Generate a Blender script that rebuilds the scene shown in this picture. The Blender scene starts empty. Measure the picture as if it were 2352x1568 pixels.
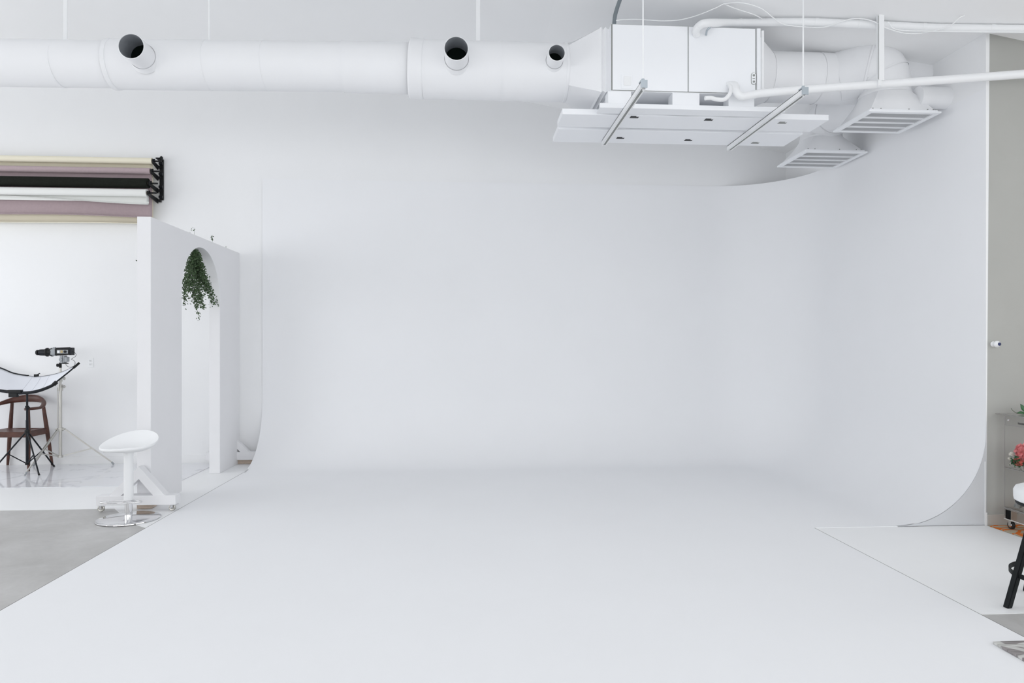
import bpy, bmesh, math, random
from mathutils import Vector, Matrix
random.seed(7)
S = bpy.context.scene
C = S.collection
PI = math.pi
# ---------------------------------------------------------------- camera model (2352 x 1568 frame)
F = 1568.0; HC = 1.40; YAW = math.atan(106/1568.0); HOR = 795.0
ca, sa = math.cos(YAW), math.sin(YAW)
def ray(px, py):
    a, b = (px-1176.0)/F, (HOR-py)/F
    return Vector((a*ca+sa, ca-a*sa, b))
def at(px, py, Y):                       # point of that sight line in the plane at depth Y
    r = ray(px, py); t = Y/r.y
    return Vector((r.x*t, Y, HC+r.z*t))
def onz(px, py, z=0.0):                  # point of that sight line at height z
    r = ray(px, py); t = (z-HC)/r.z
    return Vector((r.x*t, r.y*t, z))
def ceil_z(x): return 4.558-0.174*x if x > 0.78 else 4.42228+0.085*(0.78-x)
def onceil(px, py, off=0.0):
    r = ray(px, py); t = (4.558-off-HC)/(r.z+0.174*r.x)
    return Vector((r.x*t, r.y*t, HC+r.z*t))

# ---------------------------------------------------------------- materials
def mat(name, col, rough=0.6, metal=0.0, spec=0.5, noise=0.0, nscale=8.0, bump=0.0, bscale=60.0, trans=0.0, ior=1.45, coat=0.0, sss=0.0):
    m = bpy.data.materials.new(name); m.use_nodes = True
    nt = m.node_tree; b = nt.nodes['Principled BSDF']
    b.inputs['Base Color'].default_value = (*col, 1)
    b.inputs['Roughness'].default_value = rough
    b.inputs['Metallic'].default_value = metal
    b.inputs['Specular IOR Level'].default_value = spec
    b.inputs['IOR'].default_value = ior
    b.inputs['Transmission Weight'].default_value = trans
    b.inputs['Coat Weight'].default_value = coat
    if noise > 0 or bump > 0:
        tc = nt.nodes.new('ShaderNodeTexCoord')
    if noise > 0:
        n = nt.nodes.new('ShaderNodeTexNoise'); n.inputs['Scale'].default_value = nscale; n.inputs['Detail'].default_value = 6
        r = nt.nodes.new('ShaderNodeMapRange'); r.inputs['To Min'].default_value = 1-noise; r.inputs['To Max'].default_value = 1+noise
        r.inputs['From Min'].default_value = 0.3; r.inputs['From Max'].default_value = 0.7
        mx = nt.nodes.new('ShaderNodeVectorMath'); mx.operation = 'SCALE'; mx.inputs[0].default_value = col
        nt.links.new(tc.outputs['Object'], n.inputs['Vector']); nt.links.new(n.outputs['Fac'], r.inputs['Value'])
        nt.links.new(r.outputs['Result'], mx.inputs['Scale']); nt.links.new(mx.outputs['Vector'], b.inputs['Base Color'])
    if bump > 0:
        n2 = nt.nodes.new('ShaderNodeTexNoise'); n2.inputs['Scale'].default_value = bscale; n2.inputs['Detail'].default_value = 4
        bp = nt.nodes.new('ShaderNodeBump'); bp.inputs['Strength'].default_value = bump; bp.inputs['Distance'].default_value = 0.01
        nt.links.new(tc.outputs['Object'], n2.inputs['Vector']); nt.links.new(n2.outputs['Fac'], bp.inputs['Height'])
        nt.links.new(bp.outputs['Normal'], b.inputs['Normal'])
    return m
M = {}
M['wall']   = mat('wall_paint', (0.843,0.849,0.857), 0.75, noise=0.008, nscale=1.5, bump=0.04, bscale=90)
M['cyc']    = mat('cyclorama_paint', (0.843,0.851,0.868), 0.6, noise=0.008, nscale=1.2)
M['ceil']   = mat('ceiling_paint', (0.89,0.895,0.90), 0.8, noise=0.01, nscale=1.0)
M['grey']   = mat('grey_wall_paint', (0.41,0.412,0.392), 0.8, noise=0.02, nscale=3)
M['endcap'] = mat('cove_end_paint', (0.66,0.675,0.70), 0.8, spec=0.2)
M['wfloor'] = mat('white_floor_paint', (0.86,0.868,0.875), 0.45, noise=0.01, nscale=2)
M['duct']   = mat('white_duct_paint', (0.835,0.842,0.857), 0.5, noise=0.008, nscale=3)
M['unit']   = mat('white_sheet_metal', (0.87,0.885,0.91), 0.5)
M['white']  = mat('white_satin', (0.84,0.85,0.86), 0.4)
M['panel']  = mat('panel_paint', (0.80,0.80,0.815), 0.7, noise=0.008, nscale=4, bump=0.05, bscale=40)
M['trim']   = mat('trim_paint', (0.84,0.845,0.85), 0.5)
M['black']  = mat('black_plastic', (0.008,0.009,0.010), 0.45, spec=0.3)
M['blackm'] = mat('black_metal', (0.012,0.014,0.018), 0.4, metal=0.2, spec=0.3)
M['hollow'] = mat('unlit_duct_black', (0.004,0.007,0.006), 0.95, spec=0.1)  # black standing in for the shade inside the duct
M['inner']  = mat('bare_duct_metal', (0.55,0.58,0.62), 0.35, metal=0.5, noise=0.05, nscale=20)
M['line']   = mat('dark_seam', (0.16,0.16,0.16), 0.9)
M['chrome'] = mat('chrome', (0.78,0.78,0.79), 0.08, metal=1.0)
M['nickel'] = mat('brushed_nickel', (0.50,0.49,0.46), 0.30, metal=0.8)
M['gconduit']= mat('grey_conduit', (0.18,0.21,0.23), 0.5)
M['zinc']   = mat('zinc_steel', (0.45,0.50,0.54), 0.4, metal=0.7)
M['recess'] = mat('recess_grey', (0.30,0.31,0.30), 0.7)
M['filter'] = mat('grey_grille_backing', (0.035,0.038,0.036), 0.8)
M['cream']  = mat('cream_paper', (0.80,0.76,0.62), 0.85)
M['mauve']  = mat('mauve_paper', (0.44,0.35,0.37), 0.85, noise=0.03, nscale=40)
M['bpaper'] = mat('black_paper', (0.011,0.013,0.010), 0.9, spec=0.2, noise=0.2, nscale=60)
M['wpaper'] = mat('pale_grey_paper', (0.78,0.79,0.77), 0.8)
M['card']   = mat('cardboard_core', (0.42,0.33,0.24), 0.9)
M['fabricw']= mat('white_reflector_fabric', (0.80,0.82,0.88), 0.55)
M['silver'] = mat('grey_plastic', (0.33,0.35,0.37), 0.45)
M['seam'] = mat('reflector_seam', (0.55,0.57,0.62), 0.6)
M['amber']  = mat('amber_display', (0.42,0.33,0.16), 0.4)
M['walnut'] = mat('walnut_wood', (0.080,0.028,0.018), 0.38, noise=0.35, nscale=14)
M['seatw']  = mat('brown_leather', (0.125,0.062,0.052), 0.4, noise=0.15, nscale=30)
M['rawwood']= mat('raw_wood', (0.52,0.43,0.36), 0.8, noise=0.12, nscale=20)
M['leaf']   = mat('ivy_leaf', (0.060,0.105,0.045), 0.6, noise=0.4, nscale=25)
M['stem']   = mat('ivy_stem', (0.07,0.09,0.05), 0.7)
M['pink']   = mat('pink_petals', (0.86,0.30,0.31), 0.7, noise=0.12, nscale=60)
M['coral']  = mat('coral_petals', (0.86,0.22,0.18), 0.7, noise=0.12, nscale=60)
M['wpetal'] = mat('white_petals', (0.85,0.83,0.76), 0.7)
M['gleaf']  = mat('green_leaf', (0.03,0.13,0.045), 0.35, noise=0.3, nscale=10)
M['glassb'] = mat('clear_acrylic', (0.975,0.975,0.97), 0.02, trans=1.0, ior=1.12)
M['gbase'] = mat('greige_baseboard', (0.46,0.44,0.41), 0.6)
M['acredge']= mat('acrylic_edge', (0.28,0.27,0.26), 0.3, spec=0.6)
M['acrlite']= mat('acrylic_edge_pale', (0.62,0.60,0.58), 0.3, spec=0.6)
M['cushion']= mat('white_leatherette', (0.84,0.85,0.86), 0.4)
M['bwood']  = mat('black_stained_wood', (0.006,0.008,0.009), 0.55, spec=0.25, noise=0.3, nscale=30)
M['rubber'] = mat('rubber', (0.02,0.02,0.02), 0.7)
M['ink']    = mat('printed_ink', (0.06,0.06,0.06), 0.7)
M['blue']   = mat('blue_lens', (0.01,0.02,0.09), 0.1)
M['slotw']  = mat('outlet_slots', (0.15,0.15,0.15), 0.7)

def concrete():
    m = mat('concrete', (0.47,0.465,0.455), 0.42)
    nt = m.node_tree; b = nt.nodes['Principled BSDF']
    tc = nt.nodes.new('ShaderNodeTexCoord')
    n = nt.nodes.new('ShaderNodeTexNoise'); n.inputs['Scale'].default_value = 1.6; n.inputs['Detail'].default_value = 9; n.inputs['Roughness'].default_value = 0.65; n.inputs['Distortion'].default_value = 0.6
    cr = nt.nodes.new('ShaderNodeValToRGB')
    cr.color_ramp.elements[0].position = 0.3; cr.color_ramp.elements[0].color = (0.40,0.395,0.385,1)
    cr.color_ramp.elements[1].position = 0.7; cr.color_ramp.elements[1].color = (0.55,0.545,0.54,1)
    n2 = nt.nodes.new('ShaderNodeTexNoise'); n2.inputs['Scale'].default_value = 30; n2.inputs['Detail'].default_value = 5
    r = nt.nodes.new('ShaderNodeMapRange'); r.inputs['To Min'].default_value = 0.94; r.inputs['To Max'].default_value = 1.05
    mx = nt.nodes.new('ShaderNodeVectorMath'); mx.operation = 'SCALE'
    L = nt.links.new
    L(tc.outputs['Object'], n.inputs['Vector']); L(tc.outputs['Object'], n2.inputs['Vector'])
    L(n.outputs['Fac'], cr.inputs['Fac']); L(n2.outputs['Fac'], r.inputs['Value'])
    L(cr.outputs['Color'], mx.inputs[0]); L(r.outputs['Result'], mx.inputs['Scale']); L(mx.outputs['Vector'], b.inputs['Base Color'])
    return m
M['concrete'] = concrete()
def veined(name, base, vein, scale, width, rough, dist=1.2):
    m = mat(name, base, rough); nt = m.node_tree; b = nt.nodes['Principled BSDF']; L = nt.links.new
    tc = nt.nodes.new('ShaderNodeTexCoord')
    n = nt.nodes.new('ShaderNodeTexNoise'); n.inputs['Scale'].default_value = scale; n.inputs['Detail'].default_value = 4; n.inputs['Distortion'].default_value = dist
    s = nt.nodes.new('ShaderNodeMath'); s.operation = 'SUBTRACT'; s.inputs[1].default_value = 0.5
    a = nt.nodes.new('ShaderNodeMath'); a.operation = 'ABSOLUTE'
    cr = nt.nodes.new('ShaderNodeValToRGB')
    cr.color_ramp.elements[0].position = 0.0; cr.color_ramp.elements[0].color = (*vein,1)
    cr.color_ramp.elements[1].position = width; cr.color_ramp.elements[1].color = (*base,1)
    L(tc.outputs['Object'], n.inputs['Vector']); L(n.outputs['Fac'], s.inputs[0]); L(s.outputs[0], a.inputs[0]); L(a.outputs[0], cr.inputs['Fac']); L(cr.outputs['Color'], b.inputs['Base Color'])
    return m
M['marble'] = veined('white_marble_vinyl', (0.76,0.77,0.80), (0.62,0.62,0.66), 1.1, 0.02, 0.07)
def cell_mat(name, base, line, scale, lo, hi, rough, stretch=(1,1,1)):
    m = mat(name, base, rough); nt = m.node_tree; b = nt.nodes['Principled BSDF']; L = nt.links.new
    tc = nt.nodes.new('ShaderNodeTexCoord'); mp = nt.nodes.new('ShaderNodeMapping'); mp.inputs['Scale'].default_value = stretch
    n = nt.nodes.new('ShaderNodeTexNoise'); n.inputs['Scale'].default_value = 3
    ad = nt.nodes.new('ShaderNodeVectorMath'); ad.operation = 'MULTIPLY_ADD'; ad.inputs[1].default_value = (0.15,0.15,0.15)
    v = nt.nodes.new('ShaderNodeTexVoronoi'); v.feature = 'DISTANCE_TO_EDGE'; v.inputs['Scale'].default_value = scale
    cr = nt.nodes.new('ShaderNodeValToRGB')
    cr.color_ramp.elements[0].position = lo; cr.color_ramp.elements[0].color = (*line,1)
    cr.color_ramp.elements[1].position = hi; cr.color_ramp.elements[1].color = (*base,1)
    L(tc.outputs['Object'], mp.inputs['Vector']); L(tc.outputs['Object'], n.inputs['Vector']); L(n.outputs['Color'], ad.inputs[0]); L(mp.outputs['Vector'], ad.inputs[2])
    L(ad.outputs['Vector'], v.inputs['Vector']); L(v.outputs['Distance'], cr.inputs['Fac']); L(cr.outputs['Color'], b.inputs['Base Color'])
    return m
M['rug'] = cell_mat('orange_lattice_rug', (0.44,0.37,0.27), (0.62,0.14,0.008), 6.0, 0.075, 0.10, 0.95, (0.8,2.0,1))
def mat_print():
    m = cell_mat('agate_print', (0.27,0.25,0.25), (0.56,0.56,0.54), 5.5, 0.09, 0.12, 0.35, (1.0,1.8,1))
    nt = m.node_tree; b = nt.nodes['Principled BSDF']; L = nt.links.new
    src = b.inputs['Base Color'].links[0].from_socket
    tc = nt.nodes.new('ShaderNodeTexCoord'); mp = nt.nodes.new('ShaderNodeMapping'); mp.inputs['Rotation'].default_value = (0,0,0.6); mp.inputs['Scale'].default_value = (4,60,1)
    n = nt.nodes.new('ShaderNodeTexNoise'); n.inputs['Scale'].default_value = 2; n.inputs['Detail'].default_value = 3
    r = nt.nodes.new('ShaderNodeMapRange'); r.inputs['From Min'].default_value = 0.35; r.inputs['From Max'].default_value = 0.65; r.inputs['To Min'].default_value = 0.7; r.inputs['To Max'].default_value = 1.25
    mx = nt.nodes.new('ShaderNodeVectorMath'); mx.operation = 'SCALE'
    L(tc.outputs['Object'], mp.inputs['Vector']); L(mp.outputs['Vector'], n.inputs['Vector']); L(n.outputs['Fac'], r.inputs['Value'])
    L(src, mx.inputs[0]); L(r.outputs['Result'], mx.inputs['Scale']); L(mx.outputs['Vector'], b.inputs['Base Color'])
    return m
M['agate'] = mat_print()

# ---------------------------------------------------------------- mesh helpers
def bm_(): return bmesh.new()
def box(bm, x0, x1, y0, y1, z0, z1, bev=0.0):
    r = bmesh.ops.create_cube(bm, size=1.0)
    for v in r['verts']:
        v.co = Vector((x0+(v.co.x+.5)*(x1-x0), y0+(v.co.y+.5)*(y1-y0), z0+(v.co.z+.5)*(z1-z0)))
    if bev > 0:
        es = set(e for v in r['verts'] for e in v.link_edges)
        bmesh.ops.bevel(bm, geom=list(es), offset=bev, segments=2, affect='EDGES', profile=0.5)
def frame_of(d, up=Vector((0,0,1))):
    d = d.normalized()
    if abs(d.dot(up)) > 0.98: up = Vector((0,1,0))
    s = d.cross(up).normalized(); return s, s.cross(d).normalized()
def tube(bm, pts, rad, n=12, cap=True, sx=1.0, sy=1.0, closed=False):
    pts = [Vector(p) for p in pts]
    if not isinstance(rad, (list,tuple)): rad = [rad]*len(pts)
    rings = []; ps = None; N = len(pts)
    for i, p in enumerate(pts):
        if closed: d = pts[(i+1)%N]-pts[i-1]
        else: d = pts[min(i+1,N-1)]-pts[max(i-1,0)]
        d.normalize()
        if ps is None: s, u = frame_of(d)
        else:
            s = ps-d*ps.dot(d); s.normalize(); u = s.cross(d)
        ps = s
        rings.append([bm.verts.new(p+(s*math.cos(2*PI*k/n)*sx+u*math.sin(2*PI*k/n)*sy)*rad[i]) for k in range(n)])
    M_ = N if closed else N-1
    for i in range(M_):
        a, b = rings[i], rings[(i+1)%N]
        for k in range(n): bm.faces.new((a[k], a[(k+1)%n], b[(k+1)%n], b[k]))
    if cap and not closed:
        bm.faces.new(rings[0][::-1]); bm.faces.new(rings[-1])
def bar(bm, a, b, w, h, bev=0.0):        # rectangular bar from a to b, w wide (sideways) and h high
    a, b = Vector(a), Vector(b); s, u = frame_of(b-a)
    v = [bm.verts.new(p+s*i*w/2+u*j*h/2) for p in (a,b) for i,j in ((-1,-1),(1,-1),(1,1),(-1,1))]
    fs = [bm.faces.new([v[i] for i in q]) for q in ((3,2,1,0),(4,5,6,7),(0,1,5,4),(1,2,6,5),(2,3,7,6),(3,0,4,7))]
    if bev > 0: bmesh.ops.bevel(bm, geom=list(set(e for f in fs for e in f.edges)), offset=bev, segments=2, affect='EDGES')
def lathe(bm, prof, c=(0,0,0), n=32, axis='z'):
    c = Vector(c); rings = []
    for r, z in prof:
        ring = []
        for k in range(n):
            a = 2*PI*k/n; x, y = max(r,1e-4)*math.cos(a), max(r,1e-4)*math.sin(a)
            p = Vector((x,y,z)) if axis=='z' else (Vector((z,x,y)) if axis=='x' else Vector((y,z,x)))
            ring.append(bm.verts.new(c+p))
        rings.append(ring)
    for a, b in zip(rings, rings[1:]):
        for k in range(n): bm.faces.new((a[k], a[(k+1)%n], b[(k+1)%n], b[k]))
    if prof[0][0] > 1e-3: bm.faces.new(rings[0][::-1])
    if prof[-1][0] > 1e-3: bm.faces.new(rings[-1])
def openlathe(bm, prof, c=(0,0,0), n=48, axis='z'):
    c = Vector(c); rings = []
    for r, z in prof:
        rings.append([bm.verts.new(c+(Vector((r*math.cos(2*PI*k/n),r*math.sin(2*PI*k/n),z)) if axis=='z' else (Vector((z,r*math.cos(2*PI*k/n),r*math.sin(2*PI*k/n))) if axis=='x' else Vector((r*math.sin(2*PI*k/n),z,r*math.cos(2*PI*k/n)))))) for k in range(n)])
    for a, b in zip(rings, rings[1:]):
        for k in range(n): bm.faces.new((a[k], a[(k+1)%n], b[(k+1)%n], b[k]))
def prism(bm, poly, fn):                 # poly of 2D points, fn(p, side) -> 3D, side 0 / 1
    a = [bm.verts.new(fn(p,0)) for p in poly]; b = [bm.verts.new(fn(p,1)) for p in poly]; n = len(poly)
    bm.faces.new(a[::-1]); bm.faces.new(b)
    for i in range(n): bm.faces.new((a[i], a[(i+1)%n], b[(i+1)%n], b[i]))
def obj(name, bm, m, parent=None, smooth=None, loc=None):
    bmesh.ops.recalc_face_normals(bm, faces=bm.faces[:])
    me = bpy.data.meshes.new(name)
    if smooth is not None:
        for f in bm.faces: f.smooth = True
        lim = math.radians(smooth)
        for e in bm.edges:
            if len(e.link_faces) == 2 and e.calc_face_angle(0) > lim: e.smooth = False
    bm.to_mesh(me); bm.free()
    o = bpy.data.objects.new(name, me); C.objects.link(o)
    me.materials.append(M[m] if isinstance(m,str) else m)
    if parent is not None:
        o.parent = parent
        w = Vector((0,0,0)); q = parent     # parts are modelled in world coordinates unless the thing is marked local
        while q is not None:
            w += q.location; root = q; q = q.parent
        o.location = (0,0,0) if root.get('_local') else -w
    return o
def thing(name, label, cat, loc=(0,0,0), rotz=0.0, group=None, local=False):
    o = bpy.data.objects.new(name, None); C.objects.link(o); o.empty_display_size = 0.1
    o.location = loc; o.rotation_euler = (0,0,rotz); o['label'] = label; o['category'] = cat
    if group: o['group'] = group
    if local: o['_local'] = 1
    return o
def tag(o, label, cat, group=None):
    o['label'] = label; o['category'] = cat
    if group: o['group'] = group
    return o
def struct(name, bm, m, parent=None, smooth=None):
    o = obj(name, bm, m, parent, smooth)
    if parent is None: o['kind'] = 'structure'
    return o
def bez(p0, p1, p2, n=10):
    p0,p1,p2 = Vector(p0),Vector(p1),Vector(p2)
    return [p0*(1-t)**2+p1*2*t*(1-t)+p2*t*t for t in [i/n for i in range(n+1)]]
def spline(pts, n=8):
    pts = [Vector(p) for p in pts]; out = []
    P = [pts[0]*2-pts[1]]+pts+[pts[-1]*2-pts[-2]]
    for i in range(1, len(P)-2):
        for j in range(n):
            t = j/n; a,b,c,d = P[i-1],P[i],P[i+1],P[i+2]
            out.append(0.5*((2*b)+(c-a)*t+(2*a-5*b+4*c-d)*t*t+(3*b-a-3*c+d)*t**3))
    out.append(pts[-1]); return out

# ---------------------------------------------------------------- the room
YB = 8.43; XR = 4.06; YE = 5.08; XL = -2.45; XS = 2.67; XMIN = -8.0; XMAX = 6.5; YMIN = -3.6
b = bm_(); box(b, XMIN, XMAX, YMIN, YB+0.2, -0.2, 0.0); struct('floor', b, 'concrete')
# white painted area of the floor (thin paint film)
b = bm_()
prism(b, [(XMIN,6.10),(-3.02,6.10),(-2.63,5.58),(XL,5.43),(XL,YB),(XMIN,YB)], lambda p,s: Vector((p[0],p[1],0.0025 if s else -0.001)))
prism(b, [(XS,3.39),(4.05,3.39),(4.05,YE),(XS,YE)], lambda p,s: Vector((p[0],p[1],0.0025 if s else -0.001)))
struct('floor', b, 'wfloor')
b = bm_()
prism(b, [(XMIN,-.2),(XMAX,-.2),(XMAX,ceil_z(XMAX)+.1),(.78,ceil_z(.78)+.1),(XMIN,ceil_z(XMIN)+.1)], lambda p,s: Vector((p[0],YB if s else YB+.15,p[1])))
struct('wall_back', b, 'wall')
b = bm_(); box(b, XMIN-.15, XMIN, YMIN, YB+.15, -.2, 6.1); struct('wall_left', b, 'wall')
b = bm_(); box(b, XMAX, XMAX+.15, YMIN, YB+.15, -.2, 3.7); struct('wall_far_right', b, 'grey')
# wing wall beside the cyclorama and the grey return wall facing the camera
b = bm_()
def slopewall(b, x0, x1, y0, y1):
    q = [(x0,y0),(x1,y0),(x1,y1),(x0,y1)]
    v0 = [b.verts.new((x,y,0)) for x,y in q]; v1 = [b.verts.new((x,y,ceil_z(x)+.02)) for x,y in q]
    b.faces.new(v0[::-1]); b.faces.new(v1)
    for i in range(4): b.faces.new((v0[i],v0[(i+1)%4],v1[(i+1)%4],v1[i]))
prism(b, [(XR+.0004,0),(XR+.003,0),(XR+.031,ceil_z(XR)+.02),(XR+.0004,ceil_z(XR)+.02)], lambda p,s: Vector((p[0],YE if s else YB,p[1]))); struct('wall_right', b, 'wall')
b = bm_(); prism(b, [(XR+.003,0),(XMAX,0),(XMAX,ceil_z(XMAX)+.02),(XR+.031,ceil_z(XR)+.02)], lambda p,s: Vector((p[0],YE if s else YE+.14,p[1]))); struct('wall_front_right', b, 'grey')
b = bm_()
cp = [(XMIN-.2,ceil_z(XMIN-.2)),(.78,ceil_z(.78)),(XMAX+.2,ceil_z(XMAX+.2))]
prism(b, cp+[(x,z+.15) for x,z in cp[::-1]], lambda p,s: Vector((p[0],YMIN-.2 if s else YB+.2,p[1])))
struct('ceiling', b, 'ceil')
# street side behind the camera: low sill, lintel, piers and glazing bars between tall panes
b = bm_(); box(b, XMIN, XMAX, YMIN-.2, YMIN, -.2, 0.25); box(b, XMIN, XMAX, YMIN-.2, YMIN, 3.3, 6.1)
for x in (-8.0,-4.5,-1.0,2.5,6.2): box(b, x, x+.3, YMIN-.2, YMIN, .25, 3.3)
struct('wall_front', b, 'wall')
wi = 0
for x in (-7.7,-4.2,-0.7,2.8):
    wi += 1; x1 = x+3.2 if x < 2 else 6.2
    b = bm_()
    for xx in (x, (x+x1)/2-.03, x1-.06): box(b, xx, xx+.06, YMIN-.14, YMIN-.06, .25, 3.3)
    for zz in (.25, 3.24): box(b, x, x1, YMIN-.14, YMIN-.06, zz, zz+.06)
    struct('window_%d' % wi, b, 'trim')
# baseboards
b = bm_(); box(b, XMIN, XL-.03, YB-.014, YB, 0.003, 0.095, 0.002); struct('baseboard_back', b, 'trim')
b = bm_(); box(b, XR+.0065, XMAX, YE-.014, YE-.0005, 0, 0.085, 0.002); struct('baseboard_right', b, 'gbase')
b = bm_(); box(b, XR-.013, XR-.006, YE-.008, YE-.0015, 0.0, 0.50, 0.001); box(b, XR-.0058, XR+.006, YE-.008, YE-.0015, 0.0, 0.10, 0.001); struct('trim_1', b, 'trim')

# cyclorama: floor, coves and rounded corner in one continuous surface
R = 0.72; RC = 0.95; ZT = 3.42; yb = YB-.008; Zf = 0.006
path = [(Vector((XL,yb)), Vector((0,-1)))]
path.append((Vector((XR-RC,yb)), Vector((0,-1))))
NA = 28
for i in range(1, NA):
    a = PI/2*(1-i/NA); d = Vector((math.cos(a),math.sin(a)))
    path.append((Vector((XR-RC,yb-RC))+d*RC, -d))
path.append((Vector((XR,yb-RC)), Vector((-1,0)))); path.append((Vector((XR,YE)), Vector((-1,0))))
prof = [(0,ZT),(0,2.2),(0,1.2),(0,R+Zf)]
for i in range(1, 25):
    a = PI/2*i/24; prof.append((R*(1-math.cos(a)), Zf+R*(1-math.sin(a))))
b = bm_(); grid = []
for p, nrm in path: grid.append([b.verts.new((p.x+nrm.x*u, p.y+nrm.y*u, z)) for u,z in prof])
for a, c in zip(grid, grid[1:]):
    for k in range(len(prof)-1): b.faces.new((a[k],a[k+1],c[k+1],c[k]))
inner = [g[-1] for g in grid]
e1 = b.verts.new((XS,YE,Zf)); e2 = b.verts.new((XS,YMIN+.2,Zf)); e3 = b.verts.new((XL,YMIN+.2,Zf))
b.faces.new(inner+[e1,e2,e3])
# rim along the top of the cove and thin edges of the floor slab
tops = [g[0] for g in grid]
back = []
for (p, nrm), t in zip(path, tops):
    if abs(nrm.x) < 1e-6: q = Vector((p.x, YB+.001))
    elif abs(nrm.y) < 1e-6: q = Vector((XR+.013, p.y))
    else: q = p-nrm*0.012
    back.append(b.verts.new((q.x,q.y,ZT)))
for i in range(len(tops)-1): b.faces.new((tops[i],tops[i+1],back[i+1],back[i]))
low = [b.verts.new((x,y,0.0)) for x,y in ((XR-R,YE),(XS,YE),(XS,YMIN+.2),(XL,YMIN+.2),(XL,yb-R))]
chain = [inner[-1],e1,e2,e3,inner[0]]
for i in range(4): b.faces.new((chain[i],chain[i+1],low[i+1],low[i]))
o = struct('wall_cyclorama', b, 'cyc', smooth=35)
o['label'] = 'white curved studio cyclorama wall flowing into the white floor'
# filled ends of the cove
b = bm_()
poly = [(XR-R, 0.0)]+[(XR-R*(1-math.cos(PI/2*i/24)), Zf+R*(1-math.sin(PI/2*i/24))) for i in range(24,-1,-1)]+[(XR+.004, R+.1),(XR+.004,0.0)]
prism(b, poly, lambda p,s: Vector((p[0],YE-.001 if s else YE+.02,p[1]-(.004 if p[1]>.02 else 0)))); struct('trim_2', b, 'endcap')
b = bm_()
poly = [(yb-R, 0.0)]+[(yb-R*(1-math.cos(PI/2*i/24)), Zf+R*(1-math.sin(PI/2*i/24))) for i in range(24,-1,-1)]+[(YB-.002, R+.1),(YB-.002,0.0)]
prism(b, poly, lambda p,s: Vector((XL-.001 if s else XL+.02,p[0],p[1]-(.004 if p[1]>.02 else 0)))); struct('trim_3', b, 'wall')
# dark expansion joints along both sides of the cyclorama floor
b = bm_(); box(b, XL-.007, XL-.0005, YMIN+.3, 7.86, 0.0005, 0.0045); box(b, XS+.0005, XS+.007, YMIN+.3, YE, 0.0005, 0.0045); box(b, XR-R, XR+.03, YE-.007, YE-.002, .0005, .004)
struct('trim_4', b, 'line')
b = bm_(); box(b, XMIN+.2, -2.95, 7.05, YB-.03, 0.003, 0.008)
tag(obj('marble_sheet', b, 'marble'), 'glossy white marble-look floor sheet under the brown chair and light stands', 'floor sheet')

# ---------------------------------------------------------------- ductwork
DY = 5.9
def dz(px, py): return at(px, py, DY)
t = thing('air_duct', 'long white round air duct running left from the ceiling unit', 'duct', (0,DY,3.8))
def seg(parent, p, q, r0, r1, name='duct_section'):
    b = bm_(); tube(b, [p, q], [r0, r1], n=56, cap=False)
    return obj(name, b, 'duct', parent, smooth=30)
ax = [(-700,134),(0,146),(262,148.5),(272,148.5),(790,154),(942,157.5),(976,160),(1305,168)]
def ap(px):
    for (a,ya),(c,yc) in zip(ax, ax[1:]):
        if a <= px <= c: return dz(px, ya+(yc-ya)*(px-a)/(c-a))
seg(t, ap(-700), ap(262), .185, .185)
seg(t, ap(262), ap(790), .198, .198)
seg(t, ap(790), ap(946), .205, .208)
seg(t, ap(972), ap(1300), .238, .240)
def band(parent, px, r, w=.02, name='joint_band'):
    p = ap(px); d = (ap(min(px+4,1300))-ap(px-4)).normalized(); b = bm_()
    tube(b, [p-d*w, p-d*w*.8, p+d*w*.8, p+d*w], [r-.008, r, r, r-.008], n=56, cap=False); obj(name, b, 'duct', parent, smooth=30)
band(t, 262, .202, .022); band(t, 790, .206, .006); band(t, 958, .244, .062); band(t, 480, .200, .005); band(t, 610, .200, .005); band(t, 140, .187, .005)
band(t, 1150, .2415, .004); band(t, 1296, .2435, .012)
# square to round transition beside the unit
def loft_circle_rect(bm, c, r, axis, rect, n=56):
    ra, rb = [], []
    for k in range(n):
        a = 2*PI*k/n; ux, uy = math.cos(a), math.sin(a)
        s = 1/max(abs(ux),abs(uy)); ra.append((ux*r,uy*r)); rb.append((ux*s,uy*s))
    A, B = [], []
    for (x,y),(X,Y) in zip(ra, rb):
        A.append(bm.verts.new(c(x,y))); B.append(bm.verts.new(rect(X,Y)))
    for k in range(n): bm.faces.new((A[k],A[(k+1)%n],B[(k+1)%n],B[k]))
BX0, BX1, BY0, BY1, BZ0, BZ1 = 1.17, 2.41, 5.45, 6.30, 3.462, 4.005
pe = ap(1300)
xm = pe.x; zc0 = pe.z
b = bm_()
loft_circle_rect(b, lambda x,y: Vector((xm,DY+x,zc0+y)), .240, 'x', lambda X,Y: Vector((1.085,5.87+X*.36,3.735+Y*.255)))
obj('transition', b, 'duct', t, smooth=30)
b = bm_()
prev = None
for i,(x,ex) in enumerate(((1.085,0),(1.10,.012),(1.118,-.006),(1.135,.012),(1.155,0),(1.172,0))):
    ring = [b.verts.new((x,5.87+sx*(.36+ex),3.735+sz*(.255+ex))) for sx,sz in ((-1,-1),(1,-1),(1,1),(-1,1))]
    if prev:
        for k in range(4): b.faces.new((prev[k],prev[(k+1)%4],ring[(k+1)%4],ring[k]))
    prev = ring
obj('flexible_collar', b, 'duct', t)
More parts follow.
